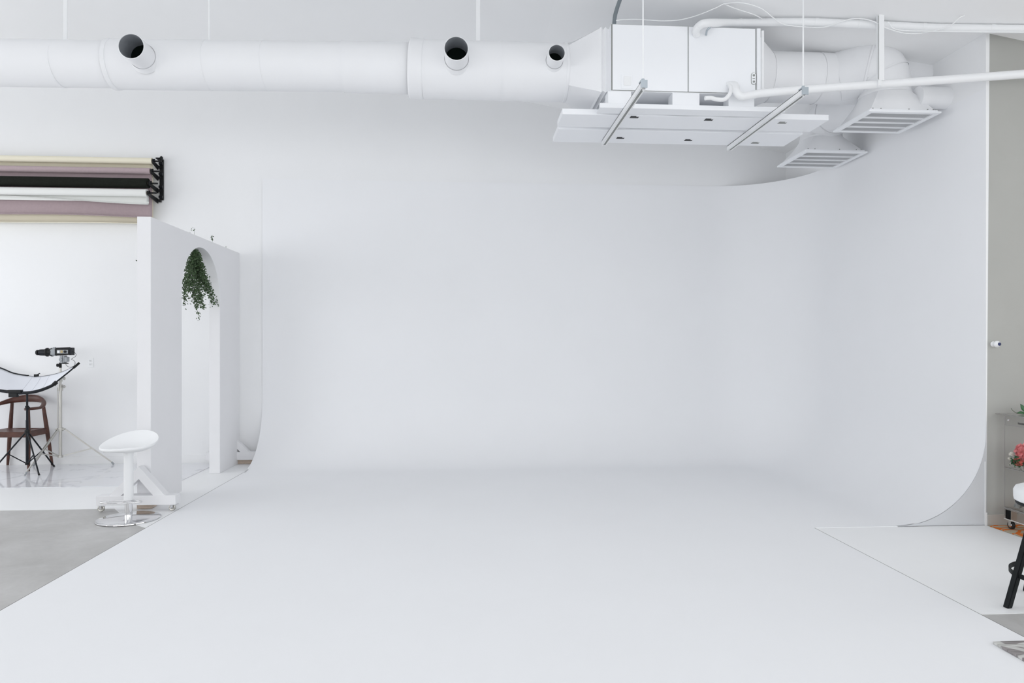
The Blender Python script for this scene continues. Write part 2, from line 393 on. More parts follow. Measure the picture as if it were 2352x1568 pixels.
# round stub outlets pointing at the camera, each closed by a black disc painted as the unlit duct inside
def stub(px, py, r, rd, L, label):
    yf = DY-rd; c = at(px, py, yf-L); g = L; k = rd-math.sqrt(rd*rd-r*r)
    b = bm_(); openlathe(b, [(r,g+k+.02),(r,-.0),(r-.004,-.003),(r-.006,0.0),(r-.006,.004)], c, 48, 'y'); sp_ = obj('outlet_spout', b, 'duct', t, smooth=40); sp_['label'] = label
    b = bm_(); openlathe(b, [(r-.006,.004),(r-.006,g)], c, 48, 'y'); obj('spout_lining', b, 'inner', sp_, smooth=40)
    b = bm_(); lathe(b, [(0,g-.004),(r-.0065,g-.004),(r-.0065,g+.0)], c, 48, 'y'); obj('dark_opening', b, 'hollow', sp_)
    b = bm_(); openlathe(b, [(r+.003,g-.012),(r+.004,g-.0),(r+.022,g+k*.6+.02)], c, 48, 'y'); obj('collar', b, 'duct', sp_, smooth=40)
stub(301,106,.100,.199,.20,'open round outlet spout, bare metal inside')
stub(1048,111,.098,.243,.20,'larger open round outlet spout near the duct middle')
stub(1279,121,.070,.243,.16,'smallest open round outlet spout')
# hanger straps
for px, w, lab in ((150,.030,'white duct hanger strap left of the leftmost round outlet'),(480,.014,'thin white duct hanger strap between the leftmost outlet and the duct middle'),(1098,.034,'white duct hanger strap right of the larger round outlet')):
    p = ap(px); r = {150:.185,480:.198,1098:.24}[px]; b = bm_()
    box(b, p.x-w/2, p.x+w/2, DY-.003, DY+.003, p.z+r-.01, ceil_z(p.x)+.01)
    box(b, p.x-w/2-.012, p.x+w/2+.012, DY-.02, DY+.02, p.z+r-.008, p.z+r+.012, .003)
    tag(obj('hanger_strap', b, 'white'), lab, 'strap', 'duct hanger straps')

# ---------------------------------------------------------------- air handling unit
t = thing('air_handler', 'white boxy ceiling air unit with panelled front joining both ducts', 'air unit', (1.8,5.6,BZ0))
b = bm_(); box(b, BX0, BX1, BY0, BY1, BZ0, BZ1, .004); obj('cabinet', b, 'unit', t)
def face(px, py): return at(px, py, BY0)
sx = face(1580,100).x
for n_, x0, x1 in (('front_panel',BX0+.012,sx-.004),('front_panel',sx+.004,BX1-.045)):
    b = bm_(); box(b, x0, x1, BY0-.010, BY0+.001, BZ0+.008, BZ1-.008, .002); obj(n_, b, 'unit', t)
b = bm_(); box(b, BX0+.001, BX1-.036, BY0-.003, BY0+.001, BZ0+.004, BZ1-.004); obj('panel_gap', b, 'recess', t)
b = bm_(); box(b, BX1-.034, BX1-.002, BY0-.014, BY0+.001, BZ0+.01, BZ1-.004, .003); obj('corner_strip', b, 'unit', t)
a, c = face(1426,172), face(1452,205)
b = bm_(); box(b, a.x, c.x, BY0-.015, BY0-.009, c.z, a.z, .003); w = obj('access_cover', b, 'unit', t)
b = bm_(); box(b, a.x+.02, c.x-.012, BY0-.019, BY0-.014, c.z+.025, a.z-.018, .003); obj('inner_plate', b, 'white', w)
# pipe port plate
pc = face(1729.5,182); b = bm_()
pl = [(math.cos(a_)*.021, math.sin(a_)*.021+(.028 if math.sin(a_)>=0 else -.028)) for a_ in [2*PI*k/24 for k in range(24)]]
prism(b, pl, lambda p,s: Vector((pc.x+p[0],BY0-.013 if s else BY0-.009,pc.z+p[1]))); w = obj('port_plate', b, 'recess', t)
b = bm_(); prism(b, [(x*.86,y*.93) for x,y in pl], lambda p,s: Vector((pc.x+p[0],BY0-.016 if s else BY0-.009,pc.z+p[1]))); obj('port_cover', b, 'unit', w)
for dz_ in (.026,-.026):
    b = bm_(); lathe(b, [(.009,0),(.009,-.004),(0.0,-.005)], (pc.x,BY0-.016,pc.z+dz_), 16, 'y'); obj('port_screw', b, 'recess', w)
b = bm_(); box(b, pc.x-.010, pc.x+.010, BY0-.018, BY0-.015, pc.z-.003, pc.z+.003); obj('port_slot', b, 'recess', w)
# feet blocks
for px0, px1 in ((1397,1450),(1545,1607),(1674,1733)):
    x0, x1 = face(px0,220).x, face(px1,220).x
    b = bm_(); box(b, x0, x1, BY0+.005, BY0+.12, 3.365, BZ0); obj('foot_block', b, 'unit', t)
# support rail, struts and planks
ZC = 3.315
b = bm_(); box(b, 1.08, 2.62, BY0+.0, BY0+.03, 3.3265, 3.3645, .002); box(b, 1.08, 2.62, BY0+.0305, BY0+.14, 3.328, 3.333)
tag(obj('support_rail', b, 'unit'), 'white long support rail directly beneath the feet of the ceiling air unit', 'rail')
def plank(y0, y1, x0, x1, label, slots):
    t = thing('slotted_plank', label, 'metal plank', (x0,y0,3.33), 0, 'white slotted planks below the air unit')
    b = bm_(); z0, z1 = 3.328, 3.375
    box(b, x0, x1, y0, y1, z0, z1, .0025)
    obj('tray', b, 'unit', t)
    for px, py in slots:
        p = onz(px, py, z0); b = bm_()
        box(b, p.x-.036, p.x+.012, p.y-.030, p.y+.022, z0-.0015, z0+.001); box(b, p.x+.012, p.x+.036, p.y-.010, p.y+.022, z0-.0015, z0+.001); obj('slot', b, 'black' if px < 1700 else 'recess', t)
plank(5.63, 5.95, .80, 3.09, 'white slotted plank under the air unit, nearer the camera', [(1457,269),(1628,275),(1797,282)])
plank(6.02, 6.40, .82, 3.06, 'white slotted plank under the air unit, nearer the back wall', [(1425,317),(1581,322),(1735,328)])
def strut(n0, f0, label):
    a = onz(*n0, ZC-.018); c = onz(*f0, ZC-.018); X = (a.x+c.x)/2
    t = thing('strut_channel', label, 'strut', (X,a.y,ZC), 0, 'strut channels carrying the air unit')
    b = bm_(); y0, y1 = a.y, c.y
    box(b, X-.0205, X+.0205, y0, y1, ZC-.004+.012, ZC+.012); box(b, X-.0205, X-.0175, y0, y1, ZC-.030, ZC+.012); box(b, X+.0175, X+.0205, y0, y1, ZC-.030, ZC+.012)
    box(b, X-.0205, X-.010, y0, y1, ZC-.032, ZC-.029); box(b, X+.010, X+.0205, y0, y1, ZC-.032, ZC-.029)
    obj('channel', b, 'white', t)
    b = bm_(); box(b, X-.0105, X+.0105, y0+.02, y1-.005, ZC-.028, ZC-.020); obj('channel_slot', b, 'recess', t)
    b = bm_(); tube(b, [(X,y0+.03,ZC-.045),(X,y0+.03,ceil_z(X)+.01)], .0055, 8); obj('threaded_rod', b, 'white', t)
    b = bm_(); box(b, X-.025, X+.025, y0+.003, y0+.055, ZC+.012, ZC+.022); box(b, X-.025, X+.025, y0-.003, y0+.003, ZC-.034, ZC+.022)
    tube(b, [(X,y0+.03,ZC+.022),(X,y0+.03,ZC+.04)], .012, 6); obj('clamp_bracket', b, 'zinc', t)
strut((1477,196),(1389,331),'white strut channel with hanging rod, crossing under the left half of the air unit')
strut((1846,212),(1677,343),'white strut channel with hanging rod, crossing under right end of the planks')

# ---------------------------------------------------------------- ducts and grilles right of the unit
MZ = 3.79
t = thing('air_duct', 'white round air duct from the ceiling unit to the right wall', 'duct', (2.5,DY,MZ))
b = bm_()
prev = None
loft_circle_rect(b, lambda x,y: Vector((2.66,DY+x,MZ+y)), .215, 'x', lambda X,Y: Vector((BX1-.002,5.87+X*.36,3.735+Y*.262)))
obj('transition', b, 'duct', t, smooth=30)
seg(t, (2.66,DY,MZ), (XR+.005,DY,MZ), .215, .215)
for x in (2.67, 3.12): 
    b = bm_(); tube(b, [(x-.01,DY,MZ),(x+.01,DY,MZ)], .2175, 56, cap=False); obj('joint_band', b, 'duct', t, smooth=30)
b = bm_(); tube(b, [(3.80,5.52,3.50),(XR+.005,5.52,3.50)], .088, 40, cap=True)
tag(obj('air_duct', b, 'duct', smooth=30), 'short small white duct meeting the right wall beside the larger grille hood', 'duct')
def drop(path_, rads, cx, cy, x0, x1, y0, y1, label):
    t = thing('ceiling_diffuser', label, 'air vent', (cx,cy,3.34), 0, 'hooded ceiling air grilles')
    b = bm_(); tube(b, path_, rads, 48, cap=True); w = obj('elbow', b, 'duct', t, smooth=30)
    for k in (len(path_)//3, 2*len(path_)//3):
        d = (path_[k+1]-path_[k-1]).normalized(); b = bm_()
        tube(b, [path_[k]-d*.008, path_[k]+d*.008], rads[k]+.003, 48, cap=False); obj('elbow_seam', b, 'duct', w, smooth=30)
    zt, zb = path_[-1].z+.01, 3.365; rr = rads[-1]
    b = bm_(); tube(b, [(cx,cy,zt-.012),(cx,cy,zt+.010)], rr+.008, 48, cap=False); obj('neck_ring', b, 'duct', t, smooth=30)
    mx, my, hx, hy = (x0+x1)/2, (y0+y1)/2, (x1-x0)/2-.03, (y1-y0)/2-.03
    b = bm_(); loft_circle_rect(b, lambda x,y: Vector((cx+x,cy+y,zt)), rr+.002, 'z', lambda X,Y: Vector((mx+X*hx,my+Y*hy,zb)))
    bmesh.ops.remove_doubles(b, verts=b.verts[:], dist=1e-5)
    w = obj('hood', b, 'duct', t, smooth=25)
    b = bm_()
    for X_, Y_ in ((x0+.05,y0+.03),(x0+.12,y0+.03),(mx+.05,y0+.03),(x1-.1,y0+.03),(x1-.05,y0+.03)): 
        box(b, X_-.004, X_+.004, Y_-.003, Y_+.004, zb+.006, zb+.013)
        obj('hood_screw', b, 'recess', w); b = bm_()
    b.free(); b = bm_(); f = .045
    box(b, x0, x1, y0, y0+f, 3.338, 3.352, .002); box(b, x0, x1, y1-f*.6, y1, 3.338, 3.352, .002); box(b, x0, x0+f, y0+f+.0003, y1-f*.6-.0003, 3.338, 3.352); box(b, x1-f, x1, y0+f+.0003, y1-f*.6-.0003, 3.338, 3.352)
    box(b, x0+.02, x1-.02, y0+.02, y1-.02, 3.3523, 3.368)
    obj('frame', b, 'unit', t)
    b = bm_(); box(b, x0+f, x1-f, y0+f, y1-f*.6, 3.3505, 3.3522); obj('grille_backing', b, 'filter', t)
    b = bm_(); n = 46
    for i in range(1, n): 
        x = x0+f+(x1-x0-2*f)*i/n; box(b, x-.0014, x+.0014, y0+f, y1-f*.6, 3.3470, 3.350)
    obj('grille_blade', b, 'unit', t)
    for i in range(1,4):
        y = y0+f+(y1-y0-1.6*f)*i/4; b = bm_(); box(b, x0+f, x1-f, y-.006, y+.006, 3.338, 3.350); obj('grille_bar', b, 'unit', t)
p1 = [Vector((3.30,5.88,3.79))]+bez((3.40,5.83,3.81),(3.64,5.70,3.86),(3.63,5.70,3.60),10)+[Vector((3.63,5.70,3.56))]
r1 = [.215]+[.222,.232,.238,.240,.238,.232,.225,.217,.210,.205,.201]+[.20]
drop(p1, r1, 3.63, 5.70, 3.32, 3.945, 5.42, 5.975, 'large hooded ceiling grille on a domed duct elbow, nearer the camera')
p2 = [Vector((3.69,5.95,3.72))]+bez((3.69,6.35,3.72),(3.69,6.88,3.78),(3.69,6.88,3.56),10)+[Vector((3.69,6.88,3.54))]
r2 = [.20]+[.20]*11+[.20]
drop(p2, r2, 3.69, 6.88, 3.365, 4.015, 6.58, 7.19, 'hooded ceiling grille partly behind the planks, nearer the back wall')

# ---------------------------------------------------------------- pipes, conduit and cables
s0 = at(1600,80,BY0-.01)
pts = [s0, at(1599,70,5.40), at(1606,60,5.36), at(1625,53,5.34)]
pts += [onceil(1700,47,.05), onceil(1850,51,.045), onceil(2000,57,.04), onceil(2150,64,.035), onceil(2352,67,.035), onceil(2600,70,.035)]
pts[4].z -= .02
sp = spline(pts, 6)
t = thing('refrigerant_pipe', 'thick white insulated pipe running along the ceiling above the right wall', 'pipe', pts[5])
b = bm_(); tube(b, sp, .0315, 16); obj('insulation', b, 'white', t, smooth=40)
for k in (24, 31, 35, 41, 46): 
    if k+1 < len(sp):
        d = (sp[k+1]-sp[k]).normalized(); b = bm_(); tube(b, [sp[k]-d*.012, sp[k]+d*.012], .0335, 16, cap=True); obj('pipe_tie', b, 'white', t, smooth=40)
b = bm_(); tube(b, spline([at(1632,62,5.36), at(1624,70,5.38), at(1622,80,5.435)], 5), .008, 8)
tag(obj('copper_fitting', b, 'zinc'), 'small bare metal pipe end under thick ceiling pipe on the air unit', 'pipe fitting')
# drain pipe
pts = [at(1676,196,BY0-.008), at(1688,197,5.40), at(1691,210,5.37), at(1702,221,5.36), at(1722,219,5.355), at(1760,213,5.34), at(1900,201.5,5.27), at(2100,188,5.11), at(2352,170,4.86), at(2620,150,4.62)]
b = bm_(); tube(b, spline(pts, 6), [.028]*3+[.031]*52, 18) if False else tube(b, spline(pts,6), .0315, 18)
tag(obj('drain_pipe', b, 'white', smooth=50), 'thick white pipe crossing in front of the hoods to the right edge', 'pipe')
pts = [at(1672,192,BY0-.008), at(1678,200,5.40), at(1677,214,5.38), at(1664,228,5.38), at(1645,228,5.38), at(1634,225,5.38), at(1619,225.5,5.38)]
b = bm_(); tube(b, spline(pts,6), .0165, 14); tag(obj('drain_pipe', b, 'white', smooth=50), 'short curled white pipe end below the air unit', 'pipe')
# hanging bar holding the drain pipe
p = at(2022,183,5.155); b = bm_(); box(b, p.x-.0205, p.x+.0205, p.y-.0205, p.y+.0205, p.z-.01, ceil_z(p.x)+.01, .002)
t = thing('pipe_hanger', 'square white bar hanging from the ceiling down to the thick white pipe', 'hanger', (p.x,p.y,p.z))
obj('hanging_bar', b, 'white', t)
b = bm_(); box(b, p.x-.0215, p.x-.0203, p.y-.010, p.y-.002, p.z, ceil_z(p.x)); obj('bar_slot', b, 'recess', t)
b = bm_(); tube(b, [(p.x-.012,5.175,p.z-.022),(p.x+.012,5.165,p.z-.022)], .036, 18); obj('pipe_clamp', b, 'white', t)
# vertical strip conduit at the unit's right edge
b = bm_(); q = at(1750,75,5.44); tube(b, [(2.425,5.44,3.47),(2.425,5.44,3.98)], .012, 10)
tag(obj('conduit', b, 'white'), 'thin white upright tube at the right edge of the air unit', 'tube')
t0 = at(1410,56,5.55)
pts = [Vector((t0.x,5.55,BZ1-.005)), at(1412,40,5.54), at(1417,20,5.50), at(1425,-4,5.44), at(1440,-25,5.36)]
pts[-1].z = ceil_z(pts[-1].x)+.005
t = thing('conduit', 'dark grey flexible conduit rising from the left top corner of the unit', 'conduit', pts[0])
b = bm_(); tube(b, spline(pts,8), .0165, 14); obj('hose', b, 'gconduit', t, smooth=50)
b = bm_(); tube(b, [pts[0], pts[0]+Vector((0,0,.04))], .021, 14); obj('connector', b, 'zinc', t, smooth=40)
def cable(pix, lab, r=.0045, off=.03, Y=None):
    b = bm_(); tube(b, spline([onceil(x,y,o_) for x,y,o_ in pix], 7), r, 8)
    tag(obj('cable', b, 'white', smooth=60), lab, 'cable', 'loose white ceiling cables')
cable([(1416,47,.35),(1432,45,.30),(1470,45,.22),(1520,48,.2),(1560,46,.16),(1600,36,.1),(1640,20,.05),(1662,9,.01)], 'white cable looping from the air unit corner up to a ceiling clip')
cable([(1662,9,.01),(1690,20,.03),(1730,33,.05),(1752,44,.03)], 'short white cable from ceiling clip sagging down to the thick pipe')
cable([(1662,9,.01),(1700,6,.02),(1745,18,.03),(1775,40,.06),(1800,56,.09),(1850,62,.09),(1895,62,.09),(1930,50,.06),(1962,43,.02),(2000,47,.04),(2040,66,.10),(2085,77,.11),(2130,74,.09),(2180,60,.06),(2205,40,.02),(2215,36,0.0)], 'long white cable draped over and under the thick ceiling pipe')
cable([(2040,50,.05),(2060,68,.10),(2150,72,.10),(2352,74,.09),(2500,76,.09)], 'white cable tied beneath thick pipe at the right edge')

# ---------------------------------------------------------------- backdrop paper rolls on the wall
XE = -6.33
def paper_roll(px, py, Y, r, m, label, sheet=None):
    c = at(px, py, Y); t = thing('backdrop_paper_roll', label, 'paper roll', (c.x,Y,c.z), 0, 'backdrop paper rolls on wall brackets')
    b = bm_(); tube(b, [(XE,Y,c.z),(c.x,Y,c.z)], r, 32); obj('roll', b, m, t, smooth=40)
    b = bm_(); lathe(b, [(.020,0),(.020,.004),(.0,.004)], (c.x-.001,Y,c.z), 20, 'x'); obj('core', b, 'card', t)
    b = bm_(); tube(b, [(c.x-.02,Y,c.z),(c.x+.105,Y+.0,c.z)], .010, 10); lathe(b, [(.0,.0),(.026,.002),(.026,.010),(.012,.014)], (c.x+.003,Y,c.z), 20, 'x'); obj('spindle', b, 'black', t)
    if sheet:
        ysh, zlow, curl, wob, xr, cm = sheet
        b = bm_(); nx = 60; rows = []
        for i in range(nx+1):
            u = i/nx; x = XE+(xr-XE)*u
            lowz = zlow(x)
            col = [Vector((x,Y+r*.98,c.z)), Vector((x,ysh,c.z-.09)), Vector((x,ysh,lowz+curl+.02))]
            for k in range(9):
                a = PI*k/8*.62
                col.append(Vector((x, ysh-curl*(1-math.cos(a)), lowz+curl-curl*math.sin(a)+0.0)))
            rows.append([b.verts.new(v) for v in col])
        for a, d in zip(rows, rows[1:]):
            for k in range(len(a)-1): b.faces.new((a[k],a[k+1],d[k+1],d[k]))
        w = obj('hanging_sheet', b, m, t, smooth=60)
        sm = w.modifiers.new('thickness','SOLIDIFY'); sm.thickness = .0012
    return t
def zlow_const(py, Y, x0=-3.64, amp=0.0, ph=0.0, tilt=0.0):
    def f(x):
        z = at(200, py, Y).z
        return z+amp*math.sin(x*2.6+ph)+tilt*(x+3.6)
    return f
paper_roll(350,370,8.30,.037,'cream','cream backdrop paper roll, uppermost on the wall brackets',(8.36,zlow_const(513,8.3,amp=.006,tilt=-.004),.055,0,at(352,440,8.36).x,'cream'))
paper_roll(346,393,8.26,.036,'mauve','dusty mauve backdrop paper roll, second from the top',(8.31,zlow_const(496,8.22,amp=.010,ph=1,tilt=-.010),.050,0,at(349.5,440,8.31).x,'mauve'))
paper_roll(341,421,8.22,.058,'bpaper','thick black backdrop paper roll between mauve and pale grey rolls')
paper_roll(338,443,8.18,.043,'wpaper','pale grey backdrop paper roll, lowest on the wall brackets',(8.235,zlow_const(466,8.2,amp=.012,ph=2.2,tilt=-.035),.03,0,at(342,455,8.235).x,'wpaper'))
def bracket(X, lab):
    t = thing('wall_bracket', lab, 'bracket', (X,YB,3.1), 0, 'black brackets for paper rolls')
    zt, zb = at(370,364,8.38).z, at(370,458,8.38).z
    b = bm_(); box(b, X-.022, X+.022, YB-.022, YB, zb, zt, .002); obj('wall_plate', b, 'black', t)
    for (py, Y) in ((370,8.30),(393,8.26),(421,8.22),(443,8.18)):
        z = at(350,py,Y).z; b = bm_()
        x0 = X-.035
        prism(b, [(YB-.02,z-.075),(YB-.02,z-.02),(Y+.03,z-.004),(Y+.022,z+.03),(Y+.006,z+.03),(Y+.012,z-.008),(Y-.012,z-.010),(Y-.018,z+.018),(Y-.03,z+.018),(Y-.03,z-.03)], lambda p,s: Vector((x0+(.012 if s else 0)-.012,p[0],p[1])))
        box(b, x0-.01, X, YB-.05, YB-.015, z-.06, z-.03)
        w = obj('hook_arm', b, 'black', t)
        b = bm_(); tube(b, [(X-.02,YB-.035,z+.0),(X+.022,YB-.035,z+.0)], .018, 14); obj('knob', b, 'blackm', w)
    b = bm_(); lathe(b, [(0,-.016),(.02,-.012),(.026,0),(.02,.012),(0,.016)], (X+.035,8.33,zt-.01), 18, 'x'); tube(b, [(X-.03,8.33,zt-.01),(X+.03,8.33,zt-.01)], .008, 8); box(b, X-.012, X+.004, 8.315, YB-.01, zt-.03, zt-.006); obj('chain_wheel', b, 'black', t)
XB = at(370,410,8.40).x
bracket(XB, 'black four-hook wall bracket holding the right ends of paper rolls')
bracket(XE-.09, 'black wall bracket holding the left ends of the paper rolls')

# ---------------------------------------------------------------- arch panel on casters
t = thing('arch_wall_panel', 'tall white movable wall panel with an arched opening', 'wall panel', (-2.757,7.2,0))
X0, X1, Y0, Y1, ZP = -2.813, -2.70, 6.06, 8.36, 2.512
ya, yc_ = 6.70, 7.71; zs = 1.905; ra_ = (yc_-ya)/2; ym = (ya+yc_)/2
outer = [(Y0,.02),(Y0,ZP),(Y1,ZP),(Y1,.004),(yc_,.004)]
arch = [(yc_,zs)]+[(ym+ra_*math.cos(PI*k/32), zs+ra_*math.sin(PI*k/32)) for k in range(1,32)]+[(ya,zs),(ya,.02)]
b = bm_(); poly = outer+arch
prism(b, poly, lambda p,s: Vector((X1 if s else X0,p[0],p[1])))
obj('arched_body', b, 'panel', t)
b = bm_(); box(b, X0-.003, X1+.003, Y0-.001, Y0+.10, .0065, .0595); obj('base_block', b, 'rawwood', t)
def foot(yf, yb_, xa, xb, z0, z1, apex, raw):
    b = bm_(); box(b, xa, xb, yf, yb_, z0, z1, .002); w = obj('foot_beam', b, 'panel', t)
    xm_ = (X0+X1)/2
    for sgn, xe in ((-1,xa+.10),(1,xb-.09)):
        b = bm_()
        y0_, y1_ = (yf+.008, yb_-.008)
        d = .095
        poly = [(xm_, apex),(xe-.0, z1-.002),(xe-sgn*d, z1-.002),(xm_, apex-.105)] 
        prism(b, poly, lambda p,s: Vector((p[0], y1_ if s else y0_, p[1]))); obj('diagonal_brace', b, 'panel', t)
    return w
foot(5.955, 6.058, -3.10, -2.452, .060, .140, .385, True)
foot(8.27, 8.355, -3.06, -2.475, .055, .150, .34, False)
b = bm_(); box(b, -3.0, -2.478, 8.30, 8.34, .0045, .052, .001); obj('base_block', b, 'rawwood', t)
def caster(x, y, z, parent, dx, r=.028, zb=.0035):
    b = bm_(); box(b, x-.03, x+.03, y-.025, y+.025, z-.006, z, .001)
    box(b, x+dx-.012, x+dx+.010, y-.016, y-.013, r+zb-.004, z-.006); box(b, x+dx-.012, x+dx+.010, y+.013, y+.016, r+zb-.004, z-.006)
    w = obj('caster', b, 'chrome', parent)
    b = bm_(); c = (x+dx,y-.011,r+zb); lathe(b, [(0,0),(r*.45,0),(r*.5,.003),(r*.8,.001),(r,.004),(r,.018),(r*.8,.021),(0,.021)], c, 24, 'y'); obj('wheel', b, 'nickel' if parent is t else 'rubber', w)
caster(-3.06, 5.985, .060, t, -.012); caster(-2.475, 5.985, .060, t, -.015, zb=.0065 if -2.475-.015 > XL else .0035)

# hanging ivy behind the arch
t = thing('hanging_ivy', 'trailing green ivy hanging from top of the arched opening', 'plant', (-2.8,7.3,2.4))
XV = -2.795
def vpt(px, py, dx=0): # a point in the plane x = XV+dx on that sight line
    r = ray(px, py); k = (XV+dx)/r.x
    return Vector((XV+dx, r.y*k, HC+r.z*k))
strands = [
 [(447,577),(440,600),(434,630),(428,660),(425,680),(425,698)], [(448,577),(444,610),(441,640),(443,670),(447,695),(457,726)],
 [(448,578),(450,610),(452,650),(455,690),(466,706)], [(450,578),(462,592),(472,610),(481,629)],
 [(450,580),(462,610),(470,640),(478,658),(490,682),(500,697)], [(450,580),(460,620),(467,645),(476,660),(484,680),(487,698)],
 [(449,577),(452,610),(458,650),(459,680),(462,690),(469,706)], [(446,580),(437,612),(431,640),(426,655),(423,670)],
 [(450,578),(458,610),(462,650),(459,684)], [(446,580),(436,605),(430,640),(436,668)],
 [(449,577),(456,610),(465,640),(471,668)], [(447,577),(444,600),(444,640),(447,680),(452,700)],
 [(449,577),(455,600),(464,625),(470,650)], [(449,577),(452,600),(455,630),(462,660)], [(448,577),(448,600),(450,620),(452,640)]]
bs = bm_(); bl = bm_()
def leaf(bm, c, s):
    d = Vector((random.gauss(0,1),random.gauss(0,1),random.gauss(0,.8)-.4)).normalized(); a, u = frame_of(d)
    ang = random.random()*6.28; a2 = a*math.cos(ang)+u*math.sin(ang); n_ = d.cross(a2)
    p = [c, c+d*s*.35+a2*s*.34+n_*s*.05, c+d*s*.7+a2*s*.26, c+d*s, c+d*s*.7-a2*s*.26, c+d*s*.35-a2*s*.34+n_*s*.05]
    bm.faces.new([bm.verts.new(q) for q in p])
for si, st in enumerate(strands):
    dxs = .068 if si in (4,5) else random.uniform(-.05,.04); sp = spline([vpt(x,y,dxs+random.uniform(-.01,.01)) for x,y in st], 10)
    tube(bs, sp, .0016, 5)
    L = len(sp)
    for i, p in enumerate(sp):
        fr = i/L; n = 13 if fr < .6 else (7 if fr < .78 else 4)
        for _ in range(n):
            j = (.010+.05*min(fr,.4)) if fr < .6 else (.022 if fr < .8 else .010)
            
            q = p+Vector((random.gauss(0,min(j,.02)),random.gauss(0,j),random.gauss(0,.02))); q.x = min(max(q.x,-2.86),-2.708)
            if q.z < zs+math.sqrt(max(0,ra_**2-(q.y-ym)**2))-.012 and abs(q.y-ym) < ra_-.004: leaf(bl, q, random.uniform(.015,.026))
for px, py, n in ((440,526,7),(437,531,5),(446,527,4),(487,543,8),(488,551,14),(486,547,4),(520,568,2)):
    c = vpt(px, py, .04)
    for _ in range(n): leaf(bl, c+Vector((0,random.gauss(0,.008),random.gauss(0,.008))), random.uniform(.01,.018) if px != 440 else .009)
tube(bs, [vpt(441,522,.04), vpt(447,524,.04), vpt(446,545,.04)], .001, 5)
tube(bs, [vpt(488,540,.04), vpt(488,562,.04)], .001, 5); c = at(311.5,597,6.12); tube(bs, [c, Vector((X0,6.14,c.z-.01))], .001, 5); leaf(bl, c, .022); leaf(bl, c, .014); tube(bs, [vpt(520,566,.04), vpt(520,574,.04)], .001, 5)
obj('vine', bs, 'stem', t); obj('leaves', bl, 'leaf', t)

# ---------------------------------------------------------------- white bar stool
c0 = onz(295.5,1189,.012); sx_, sy_ = c0.x, c0.y
t = thing('bar_stool', 'white bar stool with scooped seat on a round chrome base', 'stool', (sx_,sy_,0), 0, None, True)
b = bm_(); lathe(b, [(0,.0026),(.232,.0026),(.236,.006),(.235,.011),(.222,.015),(.10,.019),(.034,.024),(0,.024)], (0,0,0), 64); obj('base', b, 'chrome', t, smooth=50)
b = bm_(); lathe(b, [(.0,.02),(.0285,.02),(.0285,.165),(0,.165)], (0,0,0), 32); obj('lower_column', b, 'chrome', t, smooth=50)
b = bm_(); lathe(b, [(0,.158),(.034,.158),(.036,.17),(.0345,.50),(.037,.545),(.06,.563),(0,.565)], (0,0,0), 32); obj('column', b, 'white', t, smooth=50)
# oval foot ring
ring = [Vector((-.045+.160*math.cos(2*PI*k/28), -.030+.045*math.sin(2*PI*k/28), .148)) for k in range(28)]
b = bm_(); tube(b, ring, .007, 8, closed=True); box(b, -.034, .034, -.030, .030, .142, .154, .002); obj('footrest', b, 'chrome', t, smooth=50)
b = bm_(); tube(b, [(-.05,-.0,.560),(-.17,-.03,.552)], .004, 8); box(b, -.185, -.12, -.038, -.022, .548, .555, .002); obj('height_lever', b, 'chrome', t)
# seat shell: rim lifts towards the right (back), tapers to the left (front)
b = bm_(); NR, NT = 12, 48; rings_t = []; rings_b = []
def rim(a):
    x = .222*math.cos(a); y = .190*math.sin(a)*(1-.34*((1-math.cos(a))*.5)**2)
    z = .635+.015*math.cos(a)+.055*math.sin(a)-.015*math.cos(2*a)
    return x, y, z
for j in range(NR+1):
    s = j/NR; rt, rb = [], []
    for k in range(NT):
        a = 2*PI*k/NT; x, y, z = rim(a)
        zt_ = .583+(z-.583)*s**2.2
        zb_ = .546+(z-.022-.546)*s**3.0 if s < 1 else z-.018
        rt.append(Vector((x*s, y*s, zt_))); rb.append(Vector((x*s, y*s, zb_)))
    rings_t.append([b.verts.new(v) for v in rt]); rings_b.append([b.verts.new(v) for v in rb])
for R_ in (rings_t, rings_b):
    for a, d in zip(R_, R_[1:]):
        for k in range(NT): b.faces.new((a[k],a[(k+1)%NT],d[(k+1)%NT],d[k]))
for k in range(NT): b.faces.new((rings_t[-1][k],rings_t[-1][(k+1)%NT],rings_b[-1][(k+1)%NT],rings_b[-1][k]))
bmesh.ops.remove_doubles(b, verts=b.verts[:], dist=.0008)
o = obj('seat', b, 'white', t, smooth=60); mb = o.modifiers.new('round','BEVEL'); mb.width = .005; mb.segments = 3; mb.limit_method = 'ANGLE'

# ---------------------------------------------------------------- round-backed wooden chair
t = thing('wooden_armchair', 'brown wooden armchair with a curved wraparound back, behind the reflector', 'chair', (-5.115,8.165,0.008), math.radians(-4), None, True)
def leg(x0, y0, x1, y1, zt_, lab='leg'):
    b = bm_(); n = 9; pts = [Vector((x0+(x1-x0)*i/n, y0+(y1-y0)*i/n, zt_*i/n)) for i in range(n+1)]
    rad = [.013+.010*math.sin(PI*min(1,(i/n)/.62)/2) if i/n < .62 else .023-.006*(i/n-.62)/.38 for i in range(n+1)]
    tube(b, pts, rad, 14); obj(lab, b, 'walnut', t, smooth=50)
leg(.262,-.185,.250,-.175,.692); leg(-.262,-.185,-.250,-.175,.692); leg(.262,.205,.180,.165,.73); leg(-.262,.205,-.180,.165,.73)
